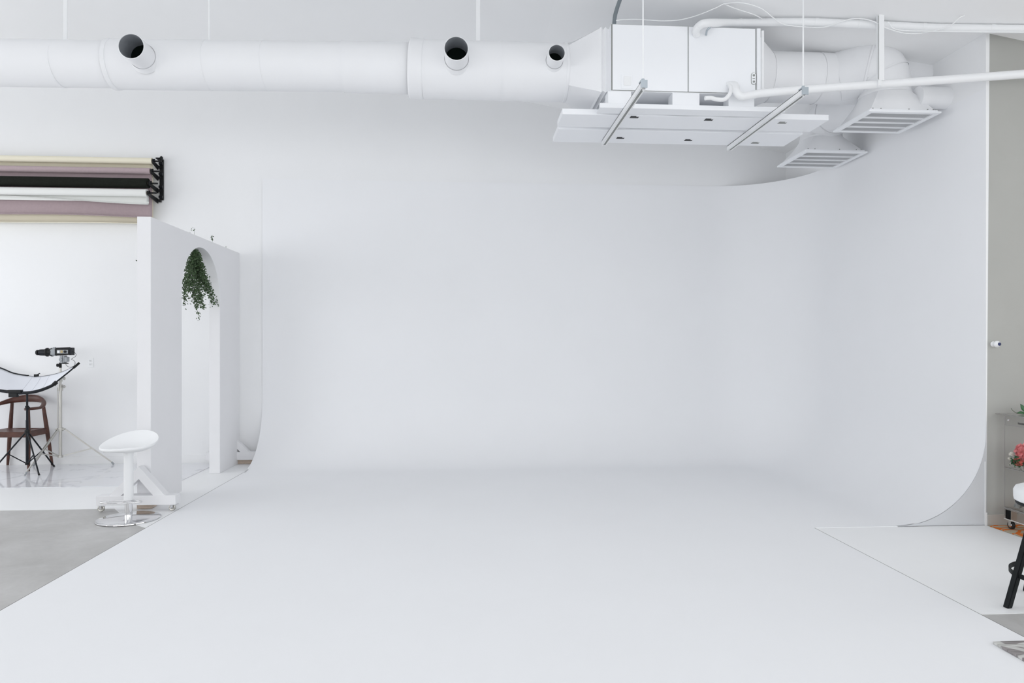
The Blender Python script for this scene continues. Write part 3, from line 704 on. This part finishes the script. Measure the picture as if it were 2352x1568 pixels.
# wraparound rail
n = 44; pts = []; 
rowsA = []
b = bm_()
for i in range(n+1):
    u = i/n; a = -PI*.20+u*PI*1.40
    x = .285*math.cos(a); y = -.035+.245*math.sin(a) if True else 0
    if math.sin(a) < 0: y = -.035+.28*math.sin(a)
    bk = max(0.0, math.sin(a)); z = .692+.092*bk**1.1
    hh = .016+.027*bk**2; ww = .025-.010*bk**2
    nx, ny = math.cos(a), math.sin(a); ring = []
    for k in range(12):
        q = 2*PI*k/12; o_ = math.cos(q)*ww; v_ = math.sin(q)*hh
        ring.append(b.verts.new((x+nx*o_, y+ny*o_+(.0), z+v_)))
    rowsA.append(ring)
for a, d in zip(rowsA, rowsA[1:]):
    for k in range(12): b.faces.new((a[k],a[(k+1)%12],d[(k+1)%12],d[k]))
b.faces.new(rowsA[0][::-1]); b.faces.new(rowsA[-1])
obj('armrest_back', b, 'walnut', t, smooth=60)
for (xa,ya_,xb_,yb2) in ((-.25,-.178,.25,-.178),(-.215,.185,.215,.185),(.25,-.178,.215,.185),(-.25,-.178,-.215,.185)):
    b = bm_(); bar(b, (xa,ya_,.405), (xb_,yb2,.405), .022, .062, .004); obj('seat_rail', b, 'walnut', t)
b = bm_(); gx, gy = 16, 12; top = []; bot = []
for j in range(gy+1):
    y = -.172+.35*j/gy; hw = .238-.03*j/gy; rt = []; rb = []
    for i in range(gx+1):
        x = -hw+2*hw*i/gx; dip = -.016*(1-(2*i/gx-1)**2)
        rt.append(b.verts.new((x,y,.442+dip))); rb.append(b.verts.new((x,y,.428+dip)))
    top.append(rt); bot.append(rb)
for G in (top, bot):
    for j in range(gy):
        for i in range(gx): b.faces.new((G[j][i],G[j][i+1],G[j+1][i+1],G[j+1][i]))
edge = lambda G: [G[0][i] for i in range(gx+1)]+[G[j][gx] for j in range(1,gy+1)]+[G[gy][i] for i in range(gx-1,-1,-1)]+[G[j][0] for j in range(gy-1,0,-1)]
ea, eb = edge(top), edge(bot)
for k in range(len(ea)): b.faces.new((ea[k],ea[(k+1)%len(ea)],eb[(k+1)%len(ea)],eb[k]))
obj('seat', b, 'seatw', t, smooth=40)

# ---------------------------------------------------------------- black stand and reflector
cx, cy = -4.863, 7.93
t = thing('light_stand', 'black tripod stand carrying the curved reflector', 'stand', (cx,cy,0), 0, 'tripod stands on marble-look sheet')
hz = .44
b = bm_(); tube(b, [(cx,cy,.085),(cx,cy,.58)], .0135, 12); obj('pole', b, 'blackm', t, smooth=50)
b = bm_(); tube(b, [(cx,cy,.58),(cx,cy,.885)], .0105, 12); obj('upper_pole', b, 'blackm', t, smooth=50)
b = bm_(); tube(b, [(cx,cy,hz-.015),(cx,cy,hz+.03)], .024, 12); obj('hub', b, 'black', t)
b = bm_(); tube(b, [(cx,cy,.70),(cx,cy,.74)], .019, 12); tube(b, [(cx,cy,.72),(cx+.03,cy-.01,.72)], .008, 8); obj('clamp_collar', b, 'black', t)
b = bm_(); tube(b, [(cx,cy,.085),(cx,cy,.105)], .019, 12); obj('lower_collar', b, 'black', t)
for fx, fy in ((-4.755,8.235),(-4.60,7.70),(-5.20,7.86)):
    b = bm_(); tube(b, [(cx+(fx-cx)*.05,cy+(fy-cy)*.05,hz),(fx,fy,.018)], .0085, 8); w = obj('leg', b, 'blackm', t)
    b = bm_(); tube(b, [(fx-(fx-cx)*.02,fy-(fy-cy)*.02,.026),(fx+(fx-cx)*.02,fy+(fy-cy)*.02,.0095)], .0105, 8); obj('rubber_foot', b, 'rubber', w)
    b = bm_(); tube(b, [(cx,cy,.095),(cx+(fx-cx)*.55,cy+(fy-cy)*.55,hz-(hz-.018)*.53)], .006, 8); obj('brace', b, 'blackm', t)
t = thing('reflector_panel', 'wide curved white reflector with black tube edges above the brown chair', 'reflector', (cx,cy,.9))
nearp = [(-260,860),(-160,886),(-60,900),(0,902),(45,907),(90,904),(125,892),(150,876),(165,857),(181,836)]
nearp = [(-330,790),(-250,833),(-160,866),(-70,888),(0,897),(45,902),(82,899),(118,886),(134,873),(158,854),(181,834)]
nY    = [7.72,7.68,7.64,7.62,7.62,7.62,7.62,7.64,7.66,7.72,7.80]
farp  = [(-330,775),(-250,785),(-160,800),(-70,822),(0,845),(30,857),(65,863),(95,864),(125,859),(150,851),(176,838)]
fY    = [8.08,8.12,8.16,8.18,8.18,8.18,8.16,8.12,8.05,7.98,7.86]
NP = spline([at(x,y,Y) for (x,y),Y in zip(nearp,nY)], 6); FP = spline([at(x,y,Y) for (x,y),Y in zip(farp,fY)], 6)
b = bm_(); tube(b, NP[:-14], .0165, 12); obj('edge_tube', b, 'blackm', t, smooth=50)
b = bm_(); tube(b, NP[-15:], .008, 10); obj('edge_tube', b, 'blackm', t, smooth=50)
b = bm_(); tube(b, FP[:-24], .011, 10); obj('edge_tube', b, 'blackm', t, smooth=50)
b = bm_(); tube(b, FP[-25:], .0035, 8); obj('edge_tube', b, 'blackm', t, smooth=50)
e = NP[-1]-NP[-4]; e.normalize()
b = bm_(); tube(b, [NP[-1]-e*.075, NP[-1]+e*.006], .0125, 12); obj('end_cap', b, 'black', t, smooth=50)
k_ = len(NP)-16; d_ = (NP[k_+1]-NP[k_-1]).normalized(); b = bm_(); tube(b, [NP[k_]-d_*.02, NP[k_]+d_*.02], .021, 12); obj('joint_sleeve', b, 'black', t, smooth=50)
b = bm_(); NV = 10; G = []
for a, d in zip(NP, FP):
    G.append([b.verts.new(a.lerp(d, j/NV)+Vector((0,0,-.012*math.sin(PI*j/NV)))) for j in range(NV+1)])
for a, d in zip(G, G[1:]):
    for j in range(NV): b.faces.new((a[j],a[j+1],d[j+1],d[j]))
o = obj('fabric', b, 'fabricw', t, smooth=60); sm = o.modifiers.new('thickness','SOLIDIFY'); sm.thickness = .002; sm.offset = 0
for k, kk in ((30,38),(34,42),(38,46)):
    b = bm_(); pts_ = []
    for j in range(15):
        u = j/14; f_ = k+(kk-k)*u; i0 = min(int(f_),len(NP)-2); fr = f_-i0
        a = NP[i0].lerp(NP[i0+1], fr); i1 = min(int(f_),len(FP)-2); d = FP[i1].lerp(FP[i1+1], f_-i1)
        pts_.append(a.lerp(d, u)+Vector((0,0,-.012*math.sin(PI*u)+.0018)))
    tube(b, pts_, .0009, 6); obj('fabric_seam', b, 'seam', t)
b = bm_(); p = NP[30] if len(NP) > 30 else NP[-1]
pm = at(35,899,7.62)
box(b, pm.x-.07, pm.x+.07, pm.y-.025, pm.y+.02, pm.z-.012, pm.z+.018, .004); box(b, pm.x-.06, pm.x+.03, pm.y-.02, pm.y+.02, pm.z-.06, pm.z-.01, .006); obj('tilt_clamp', b, 'black', t)
b = bm_(); bar(b, (pm.x+.03,pm.y,pm.z-.03), (cx+.03,cy,.895), .03, .018, .003); bar(b, (cx-.03,cy,.893), (cx+.05,cy,.893), .035, .022, .003); obj('tilt_arm', b, 'silver', t)
b = bm_(); p = min(FP, key=lambda v: (v-at(83,862,8.12)).length); box(b, p.x-.03, p.x+.015, p.y-.012, p.y+.012, p.z-.005, p.z+.025, .003); bar(b, (p.x-.0,p.y,p.z+.02), (p.x+.03,p.y,p.z+.035), .012, .008); obj('edge_clip', b, 'black', t)

# ---------------------------------------------------------------- silver stand and spotlight
cx, cy = -4.605, 8.10
t = thing('light_stand', 'silver tripod light stand holding the black spotlight', 'stand', (cx,cy,0), 0, 'tripod stands on marble-look sheet')
b = bm_(); tube(b, [(cx,cy,.14),(cx,cy,.93)], .0165, 14); obj('pole', b, 'nickel', t, smooth=50)
b = bm_(); tube(b, [(cx,cy,.93),(cx,cy,1.165)], .0125, 14); obj('upper_pole', b, 'nickel', t, smooth=50)
b = bm_(); tube(b, [(cx-.028,cy-.0,.48),(cx-.028,cy,.93)], .004, 6); obj('side_rod', b, 'nickel', t)
for z0_, z1_ in ((.895,.965),(1.00,1.045)):
    b = bm_(); tube(b, [(cx+.003,cy,z0_),(cx+.003,cy,z1_)], .024 if z0_<.95 else .018, 14); w = obj('clamp_collar', b, 'nickel', t, smooth=50)
    b = bm_(); tube(b, [(cx+.02,cy-.01,(z0_+z1_)/2+.01),(cx+.05,cy-.015,(z0_+z1_)/2+.012)], .005, 8); lathe(b, [(0,0),(.016,0),(.018,.006),(.014,.014),(0,.014)], (cx+.045,cy-.015,(z0_+z1_)/2+.012), 10, 'x'); obj('wing_knob', b, 'nickel', w)
b = bm_(); tube(b, [(cx,cy,.435),(cx,cy,.475)], .030, 16); box(b, cx-.05, cx+.05, cy-.02, cy+.02, .450, .466, .003); obj('hub', b, 'nickel', t, smooth=50)
b = bm_(); tube(b, [(cx,cy,.135),(cx,cy,.16)], .028, 16); obj('lower_collar', b, 'nickel', t, smooth=50)
for fx, fy in ((-4.135,8.335),(-4.745,7.70),(-5.02,8.30)):
    b = bm_(); 
    p0 = Vector((cx+(fx-cx)*.08,cy+(fy-cy)*.08,.455)); p1_ = Vector((fx,fy,.02)); s_, u_ = frame_of(p1_-p0)
    bar(b, p0+s_*.010, p1_, .007, .014); bar(b, p0-s_*.010, p1_, .007, .014); w = obj('leg', b, 'nickel', t)
    b = bm_(); tube(b, [p1_+(p0-p1_).normalized()*.03, p1_+Vector((0,0,-.009))], .011, 10); obj('rubber_foot', b, 'silver', w)
    b = bm_(); m_ = p0.lerp(p1_, .55); bar(b, (cx+(fx-cx)*.04,cy+(fy-cy)*.04,.15), m_, .006, .013); obj('brace', b, 'nickel', t)
t = thing('spotlight', 'black snoot spotlight pointing left on top of the silver light stand', 'spotlight', (cx,cy,1.17))
zc_ = 1.335; yb_ = cy-.02
xa = at(84,808,yb_).x; xb = at(168,808,yb_).x
L = xb-xa; X = lambda f: xa+L*f
zf = lambda f: zc_-.006+.012*f
b = bm_(); lathe(b, [(.0,0),(.026,.0),(.030,.006),(.030,.022),(.022,.028),(.022,.040),(.0,.040)], (X(0),yb_,zf(0)), 24, 'x'); obj('lens_ring', b, 'black', t, smooth=40)
b = bm_(); lathe(b, [(0,0),(.034,.0),(.036,.01),(.038,L*.18),(0,L*.18)], (X(.09),yb_,zf(.1)), 28, 'x'); obj('lens_barrel', b, 'blackm', t, smooth=40)
b = bm_(); lathe(b, [(0,0),(.044,.0),(.050,.008),(.050,.020),(.044,.026),(.040,.03),(.040,.055),(.049,.060),(.049,.072),(0,.074)], (X(.26),yb_,zf(.3)), 28, 'x'); obj('focus_ring', b, 'black', t, smooth=40)
b = bm_(); lathe(b, [(0,0),(.042,0),(.044,.01),(.044,L*.14),(0,L*.14)], (X(.40),yb_,zf(.45)), 28, 'x'); box(b, X(.46), X(.52), yb_-.012, yb_+.012, zc_+.04, zc_+.055, .003); box(b, X(.43), X(.56), yb_-.045, yb_-.03, zc_-.03, zc_+.03, .004); obj('shutter_housing', b, 'silver', t, smooth=40)
b = bm_(); bar(b, (X(.54),yb_,zf(.54)), (X(.98),yb_,zf(1)+.004), .085, .082, .010); w = obj('housing', b, 'black', t)
b = bm_(); box(b, X(.62), X(.92), yb_-.0455, yb_-.043, zc_-.016, zc_+.024, .001); obj('control_panel', b, 'silver', w)
b = bm_(); box(b, X(.63), X(.69), yb_-.0475, yb_-.0455, zc_-.010, zc_+.016); obj('white_label', b, 'white', w)
b = bm_(); box(b, X(.72), X(.78), yb_-.0475, yb_-.0455, zc_-.010, zc_+.018); obj('display', b, 'amber', w)
b = bm_(); lathe(b, [(0,-.014),(.014,-.014),(.014,0),(0,0)], (X(.85),yb_-.043,zc_+.004), 20, 'y'); obj('dial', b, 'black', w)
b = bm_(); box(b, X(.93), X(.99), yb_-.04, yb_+.04, zc_-.035, zc_+.045, .004); box(b, X(.97), X(1.0), yb_-.03, yb_+.03, zc_+.035, zc_+.05, .002); obj('rear_cap', b, 'blackm', w)
b = bm_(); tube(b, [(X(.55),yb_-.02,zc_+.045),(X(.95),yb_-.02,zc_+.05)], .005, 8); obj('top_rail', b, 'blackm', w)
b = bm_(); box(b, X(.67), X(.745), yb_-.03, yb_+.03, zc_-.125, zc_-.04, .004); box(b, X(.76), X(.80), yb_-.03, yb_+.03, zc_-.12, zc_-.04, .003); box(b, X(.80), X(.865), yb_-.028, yb_+.028, zc_-.112, zc_-.055, .003); lathe(b, [(0,-.012),(.018,-.012),(.018,0),(0,0)], (X(.71),yb_-.03,zc_-.085), 18, 'y'); obj('mount_box', b, 'silver', t)
b = bm_(); box(b, X(.70), X(.84), yb_-.02, yb_+.03, zc_-.135, zc_-.122, .003); tube(b, [(cx,cy,1.155),(cx,cy,zc_-.12)], .014, 10); lathe(b, [(0,0),(.018,0),(.018,.03),(.0,.034)], (X(.56),yb_,1.185), 14, 'x'); tube(b, [(X(.58),yb_,1.187),(cx,cy,1.187)], .008, 8); obj('swivel', b, 'black', t)
b = bm_(); tube(b, spline([Vector((X(.99),yb_,zc_+.01)), at(174,812,yb_), at(173.5,818,yb_), at(166,823,yb_), at(164,825,yb_), at(170,828,yb_), at(172.5,833,yb_), at(170,840,yb_), at(160,843,yb_), at(152,838,yb_), Vector((X(.80),yb_,zc_-.115))], 6), .0022, 6); obj('power_cord', b, 'black', t)

# ---------------------------------------------------------------- wall fittings
p = at(208,832,YB); t = thing('wall_outlet', 'white double electrical outlet on back wall above the tripods', 'outlet', (p.x,YB,p.z))
b = bm_(); box(b, p.x-.035, p.x+.035, YB-.006, YB, p.z-.0575, p.z+.0575, .002); obj('cover_plate', b, 'white', t)
for dz_ in (.021,-.021):
    b = bm_(); box(b, p.x-.017, p.x+.017, YB-.009, YB-.005, p.z+dz_-.014, p.z+dz_+.014, .002); w = obj('socket', b, 'white', t)
    b = bm_(); box(b, p.x-.008, p.x-.005, YB-.0096, YB-.008, p.z+dz_-.004, p.z+dz_+.006); box(b, p.x+.005, p.x+.008, YB-.0096, YB-.008, p.z+dz_-.004, p.z+dz_+.006); box(b, p.x-.002, p.x+.002, YB-.0096, YB-.008, p.z+dz_-.010, p.z+dz_-.006); obj('slots', b, 'slotw', w)
p = at(2289,790,YE-.03); t = thing('security_camera', 'small round white security camera with a blue lens on grey wall', 'camera', (p.x,YE,p.z))
b = bm_(); lathe(b, [(0,0),(.020,0),(.022,-.004),(.016,-.010),(.010,-.014),(0,-.014)], (p.x-.006,YE,p.z), 28, 'y'); obj('base_plate', b, 'white', t, smooth=40)
b = bm_(); lathe(b, [(.0,.024)]+[(.0255*math.sin(PI*k/14), .024*math.cos(PI*k/14)) for k in range(1,12)]+[(.014,-.022),(0,-.022)], (p.x,YE-.034,p.z), 28, 'y'); obj('housing', b, 'white', t, smooth=40)
b = bm_(); lathe(b, [(0,0),(.0125,0),(.0125,-.003),(.006,-.006),(0,-.0065)], (p.x+.002,YE-.056,p.z), 24, 'y'); obj('lens', b, 'blue', t, smooth=40)

# ---------------------------------------------------------------- right side: rug, cart, flowers
b = bm_(); box(b, 4.062, 5.9, 3.7, YE-.02, 0.0, .007, .002)
tag(obj('area_rug', b, 'rug'), 'orange and cream patterned rug beneath the clear cart', 'rug')
b = bm_(); q = onz(2267,1473,.018); xq = 2.462
box(b, xq, 3.9, 1.9, q.y, .0065, .0185, .002)
tag(obj('printed_board', b, 'agate'), 'thin board printed with grey stone shapes lying at the bottom right corner', 'board')
# clear acrylic cart
xa, xb, y0, y1 = 4.12, 4.56, 4.26, 4.966
t = thing('acrylic_cart', 'clear acrylic serving cart on casters against the grey wall', 'cart', (xa,y1,0.007))
zt_, zm_, zb_ = .877, .472, .168
for x in (xa, xb-.006):
    b = bm_(); box(b, x, x+.006, y0, y1, .085, zt_-.007); w = obj('side_panel', b, 'glassb', t)
    for yy in (y0-.0035, y1+.0035):
        b = bm_(); tube(b, [(x+.003,yy,.10),(x+.003,yy,zt_-.008)], .0030, 6); obj('panel_edge', b, 'acredge', w)
for z, ex in ((zt_,.088),(zm_,0),(zb_,0)):
    b = bm_(); box(b, xa+.0065 if ex == 0 else xa, xb-.0065 if ex == 0 else xb, y0-ex, y1+ex, z-.006, z+.002); w = obj('shelf', b, 'glassb', t)
    b = bm_(); tube(b, [(xa-.003,y0-ex,z-.002),(xa-.003,y1+ex,z-.002)], .0032, 6); obj('shelf_edge', b, 'acredge', w)
    b = bm_(); tube(b, [(xa,y1+ex+.003,z-.002),(xb,y1+ex+.003,z-.002)], .0025, 6); obj('shelf_edge', b, 'acredge', w)
b = bm_(); box(b, xa-.006, xa-.001, y0, y1-.012, zt_-.075, zt_-.010); w = obj('side_rail', b, 'glassb', t)
b = bm_(); tube(b, [(xa-.005,y1-.012,zt_-.012),(xa-.005,y1-.012,zt_-.072)], .0042, 6); obj('rail_edge', b, 'acredge', w)
b = bm_(); tube(b, [(xa-.005,y1-.012,zt_-.075),(xa-.005,y0,zt_-.075)], .0032, 6); obj('rail_edge', b, 'acredge', w)
b = bm_(); lathe(b, [(0,0),(.007,0),(.006,-.004),(0,-.005)], (xa-.006,y1-.045,zt_-.038), 14, 'x'); obj('rail_screw', b, 'chrome', w)
random.seed(3)
b = bm_(); yy = y1-.135
for _ in range(14):
    wd = random.uniform(.004,.008); box(b, xa-.0075, xa-.0062, yy-wd, yy, zt_-.060, zt_-.046+random.uniform(-.002,.002)); yy -= wd+.003
obj('printed_lettering', b, 'ink', w)
b = bm_(); box(b, xa-.006, xa-.001, y0, y1-.002, .082, .155); w = obj('bottom_rail', b, 'glassb', t)
b = bm_(); tube(b, [(xa-.004,y1,.082),(xa-.004,y0,.082)], .0036, 6); obj('rail_edge', b, 'acrlite', w)
b = bm_(); tube(b, [(xa-.004,y1,.158),(xa-.004,y0,.158)], .0026, 6); obj('rail_edge', b, 'acredge', w)
for cxx, cyy in ((xa+.030,y1-.030),(xb-.035,y1-.035),(xa+.030,y0+.035),(xb-.035,y0+.035)):
    b = bm_(); box(b, cxx-.024, cxx+.024, cyy-.028, cyy+.028, .070, .1605, .002); box(b, cxx-.016, cxx-.0135, cyy-.012, cyy+.012, .035, .0695); box(b, cxx+.0135, cxx+.016, cyy-.012, cyy+.012, .035, .0695); w = obj('caster', b, 'nickel', t)
    b = bm_(); lathe(b, [(0,-.011),(.026,-.012),(.030,-.008),(.030,.008),(.026,.012),(0,.011)], (cxx,cyy,.0375), 28, 'x'); obj('wheel', b, 'rubber', w, smooth=40)
    b = bm_(); lathe(b, [(0,-.0145),(.013,-.0145),(.016,-.0122),(0,-.0122)], (cxx,cyy,.0375), 20, 'x'); obj('wheel_hub', b, 'chrome', w, smooth=40)
# bouquet on the middle shelf
random.seed(11)
fc = at(2350,1050,4.88); 
t = thing('flower_bouquet', 'bouquet of pink and coral blooms with white buds on cart middle shelf', 'flowers', (fc.x,4.88,zm_+.002))
def bloom(px, py, Y, r, m, name, n=90):
    c = at(px, py, Y); b = bm_()
    bmesh.ops.create_icosphere(b, subdivisions=2, radius=r*.62, matrix=Matrix.Translation(c))
    for _ in range(n):
        d = Vector((random.gauss(0,1),random.gauss(0,1),random.gauss(0,1))).normalized(); s, u = frame_of(d)
        a = random.random()*6.28; s, u = s*math.cos(a)+u*math.sin(a), u*math.cos(a)-s*math.sin(a)
        rr = r*random.uniform(.72,1.0); w_ = r*.28; p0 = c+d*rr*.55; p = []
        for (i,j,h) in ((-.5,0,.0),(.5,0,.0),(.8,.7,.28),(.35,1.05,.42),(-.1,.92,.38),(-.5,1.05,.44),(-.85,.65,.28)):
            p.append(b.verts.new(p0+s*i*w_+u*(j-.4)*w_*1.1+d*(h*r*1.0)*(rr/r)))
        b.faces.new(p)
    return obj(name, b, m, t)
bloom(2354,1038,4.88,.072,'pink','bloom',260); bloom(2339,1060,4.90,.037,'coral','bloom',160); bloom(2378,1066,4.84,.05,'coral','bloom',120)
bloom(2324,1043,4.945,.021,'wpetal','bud',60); bloom(2319,1053,4.95,.014,'wpetal','bud',40); bloom(2321,1067,4.948,.013,'wpetal','bud',30)
b = bm_()
for _ in range(150):
    c = at(random.gauss(2338,13), random.gauss(1061,7), random.uniform(4.87,4.95)); c.x = max(c.x, xa+.02)
    if c.z < zm_+.02: c.z = zm_+.02+random.random()*.03
    leaf(b, c, random.uniform(.015,.026))
obj('foliage', b, 'gleaf', t)
b = bm_()
for _ in range(8):
    g = at(random.gauss(2350,6), 1050, 4.90); tube(b, [g, Vector((fc.x+.03+random.gauss(0,.01),4.88,zm_+.003))], .003, 6)
obj('flower_stems', b, 'stem', t)
# leaves of the plant standing on the cart's top shelf
t = thing('leafy_sprig', 'dark green pointed leaves lying on the top shelf of the cart', 'leaves', (4.22,4.92,zt_))
def big_leaf(pts_, wmax, Y, name='leaf_blade'):
    b = bm_(); P_ = spline([at(x,y,Y) for x,y in pts_], 6); n_ = len(P_); prev = None
    for i, p in enumerate(P_):
        d = (P_[min(i+1,n_-1)]-P_[max(i-1,0)]).normalized(); s = d.cross(Vector((0,1,0))).normalized(); w = wmax*math.sin(PI*min(max(i/(n_-1),.02),.98))**.8
        cur = [b.verts.new(p-s*w), b.verts.new(p+Vector((0,.006,0))), b.verts.new(p+s*w)]
        if prev:
            b.faces.new((prev[0],prev[1],cur[1],cur[0])); b.faces.new((prev[1],prev[2],cur[2],cur[1]))
        prev = cur
    o = obj(name, b, 'gleaf', t, smooth=60); sm = o.modifiers.new('thickness','SOLIDIFY'); sm.thickness = .0012
big_leaf([(2344,928),(2351,938),(2362,950)], .017, 4.93); big_leaf([(2336,948),(2346,947),(2358,951)], .010, 4.93); big_leaf([(2375,925),(2366,936),(2362,950)], .016, 4.95)
b = bm_(); tube(b, spline([at(2322,937,4.93),at(2328,944,4.93),at(2340,950,4.93),at(2362,951.5,4.93)],6), .0018, 6); obj('twig', b, 'stem', t)
# bowl and stones on the bottom shelf
b = bm_(); c = onz(2352,1182,zb_+.002); c = Vector((4.235,4.83,zb_+.002))
lathe(b, [(0,0),(.035,0),(.04,.004),(.065,.03),(.078,.065),(.075,.066),(.06,.034),(.035,.01),(0,.008)], c, 32)
tag(obj('bowl', b, 'cushion', smooth=50), 'white bowl on the bottom shelf of the clear cart', 'bowl')
b = bm_(); random.seed(5)
for _ in range(3):
    d = Vector((random.uniform(-.03,.03),random.uniform(-.02,.02),.022)); bmesh.ops.create_icosphere(b, subdivisions=1, radius=.026, matrix=Matrix.Translation(Vector((4.175,4.90,zb_))+d))
for v in b.verts: v.co += Vector((random.gauss(0,.004),random.gauss(0,.004),random.gauss(0,.003))); v.co.z = max(v.co.z, zb_+.002)
tag(obj('rock_cluster', b, 'recess'), 'small grey crystal cluster beside the bowl on the bottom cart shelf', 'rock')

# ---------------------------------------------------------------- black stool with a white seat
cx, cy = 3.155, 3.425
t = thing('round_stool', 'round white-seated stool with square black legs at the right edge', 'stool', (cx,cy,0.0025), 0, None, True)
rs = .203
b = bm_(); lathe(b, [(0,.560),(rs-.012,.560),(rs-.002,.566),(rs,.578),(rs+.001,.615),(rs-.008,.634),(rs-.03,.643),(.1,.648),(0,.650)], (0,0,0), 64); obj('seat_cushion', b, 'cushion', t, smooth=50)
b = bm_(); lathe(b, [(0,.543),(rs-.012,.543),(rs-.008,.548),(rs-.008,.560),(0,.560)], (0,0,0), 64); obj('seat_rim', b, 'bwood', t, smooth=40)
b = bm_(); lathe(b, [(0,.50),(.15,.50),(.155,.543),(0,.543)], (0,0,0), 40); obj('seat_base', b, 'cushion', t, smooth=40)
q_ = onz(2314,1396); base = Vector((q_.x,q_.y))-Vector((cx,cy))
for k in range(4):
    a = math.atan2(base.y, base.x)-k*PI/2; d = Vector((math.cos(a),math.sin(a))); rl = base.length
    p0 = Vector((d.x*rl,d.y*rl,0)); p1_ = Vector((d.x*(rl-.145),d.y*(rl-.145),.545))
    b = bm_(); s = Vector((-d.y,d.x,0)); w_ = .0155
    s2 = Matrix.Rotation(.35,3,'Z')@s; d2 = Matrix.Rotation(.35,3,'Z')@Vector((d.x,d.y,0))
    V = [b.verts.new(p+s2*i*w_+d2*j*w_) for p in (p0,p1_) for i,j in ((-1,-1),(1,-1),(1,1),(-1,1))]
    fs = [b.faces.new([V[i] for i in q]) for q in ((3,2,1,0),(4,5,6,7),(0,1,5,4),(1,2,6,5),(2,3,7,6),(3,0,4,7))]
    bmesh.ops.bevel(b, geom=list(set(e for f in fs for e in f.edges)), offset=.003, segments=2, affect='EDGES')
    obj('leg', b, 'bwood', t)
b = bm_(); rr = .224; rp = []
for (r_, z_) in ((rr,.165),(rr,.190),(rr-.006,.190),(rr-.006,.165)): rp.append((r_,z_))
openlathe(b, rp+[rp[0]], (0,0,0), 56); obj('foot_ring', b, 'bwood', t, smooth=30)

# ---------------------------------------------------------------- light, camera, view
w = bpy.data.worlds.new('World'); S.world = w; w.use_nodes = True
bg = w.node_tree.nodes['Background']; bg.inputs['Color'].default_value = (0.95,0.975,1.0,1); bg.inputs['Strength'].default_value = 0.5
def area(name, loc, rot, sx, sy, power, col=(1,1,1)):
    l = bpy.data.lights.new(name, 'AREA'); l.shape = 'RECTANGLE'; l.size = sx; l.size_y = sy; l.energy = power; l.color = col
    o = bpy.data.objects.new(name, l); C.objects.link(o); o.location = loc; o.rotation_euler = rot
    return o
# daylight through the street windows behind the camera and the side windows on the left, plus unseen overhead fill panels added to lighten the floor
LIGHTS = dict(
    front=lambda p: area('window_daylight', (-0.9,YMIN-.25,1.8), (math.radians(90),0,0), 13.5, 3.0, p, (0.975,0.985,1.0)),
    left=lambda p: area('window_daylight', (XMIN+.02,4.6,1.9), (0,math.radians(-90),0), 2.8, 6.5, p, (0.975,0.985,1.0)),
    fill_front=lambda p: area('overhead_fill', (-0.5,-1.2,4.0), (0,0,0), 10, 3.5, p),
    fill_mid=lambda p: area('overhead_fill', (-0.3,3.6,3.8), (0,0,0), 6.0, 2.6, p),
    fill_left=lambda p: area('overhead_fill', (-5.3,4.0,4.5), (0,0,0), 2.5, 3.5, p),
    right=lambda p: area('window_daylight', (XMAX-.02,1.0,1.8), (0,math.radians(90),0), 2.8, 6.0, p, (0.975,0.985,1.0)),
)
POWER = dict(front=300, left=128, fill_front=3, fill_mid=14, fill_left=2, right=98)
for k, f in LIGHTS.items(): f(POWER[k])
cam = bpy.data.cameras.new('camera'); co = bpy.data.objects.new('camera', cam); C.objects.link(co); S.camera = co
cam.sensor_fit = 'HORIZONTAL'; cam.sensor_width = 36.0; cam.lens = 36.0*F/2352
cam.shift_y = (HOR-784)/2352.0; cam.clip_start = .05
co.location = (0,0,HC); co.rotation_euler = (math.radians(90),0,-YAW)
S.view_settings.view_transform = 'Standard'; S.view_settings.look = 'None'; S.view_settings.gamma = 1.0; S.view_settings.use_curve_mapping = False
S.view_settings.exposure = -0.10
S.cycles.use_denoising = True
S.cycles.max_bounces = 12; S.cycles.diffuse_bounces = 8; S.cycles.glossy_bounces = 5
for o in bpy.data.objects:
    if '_local' in o: del o['_local']
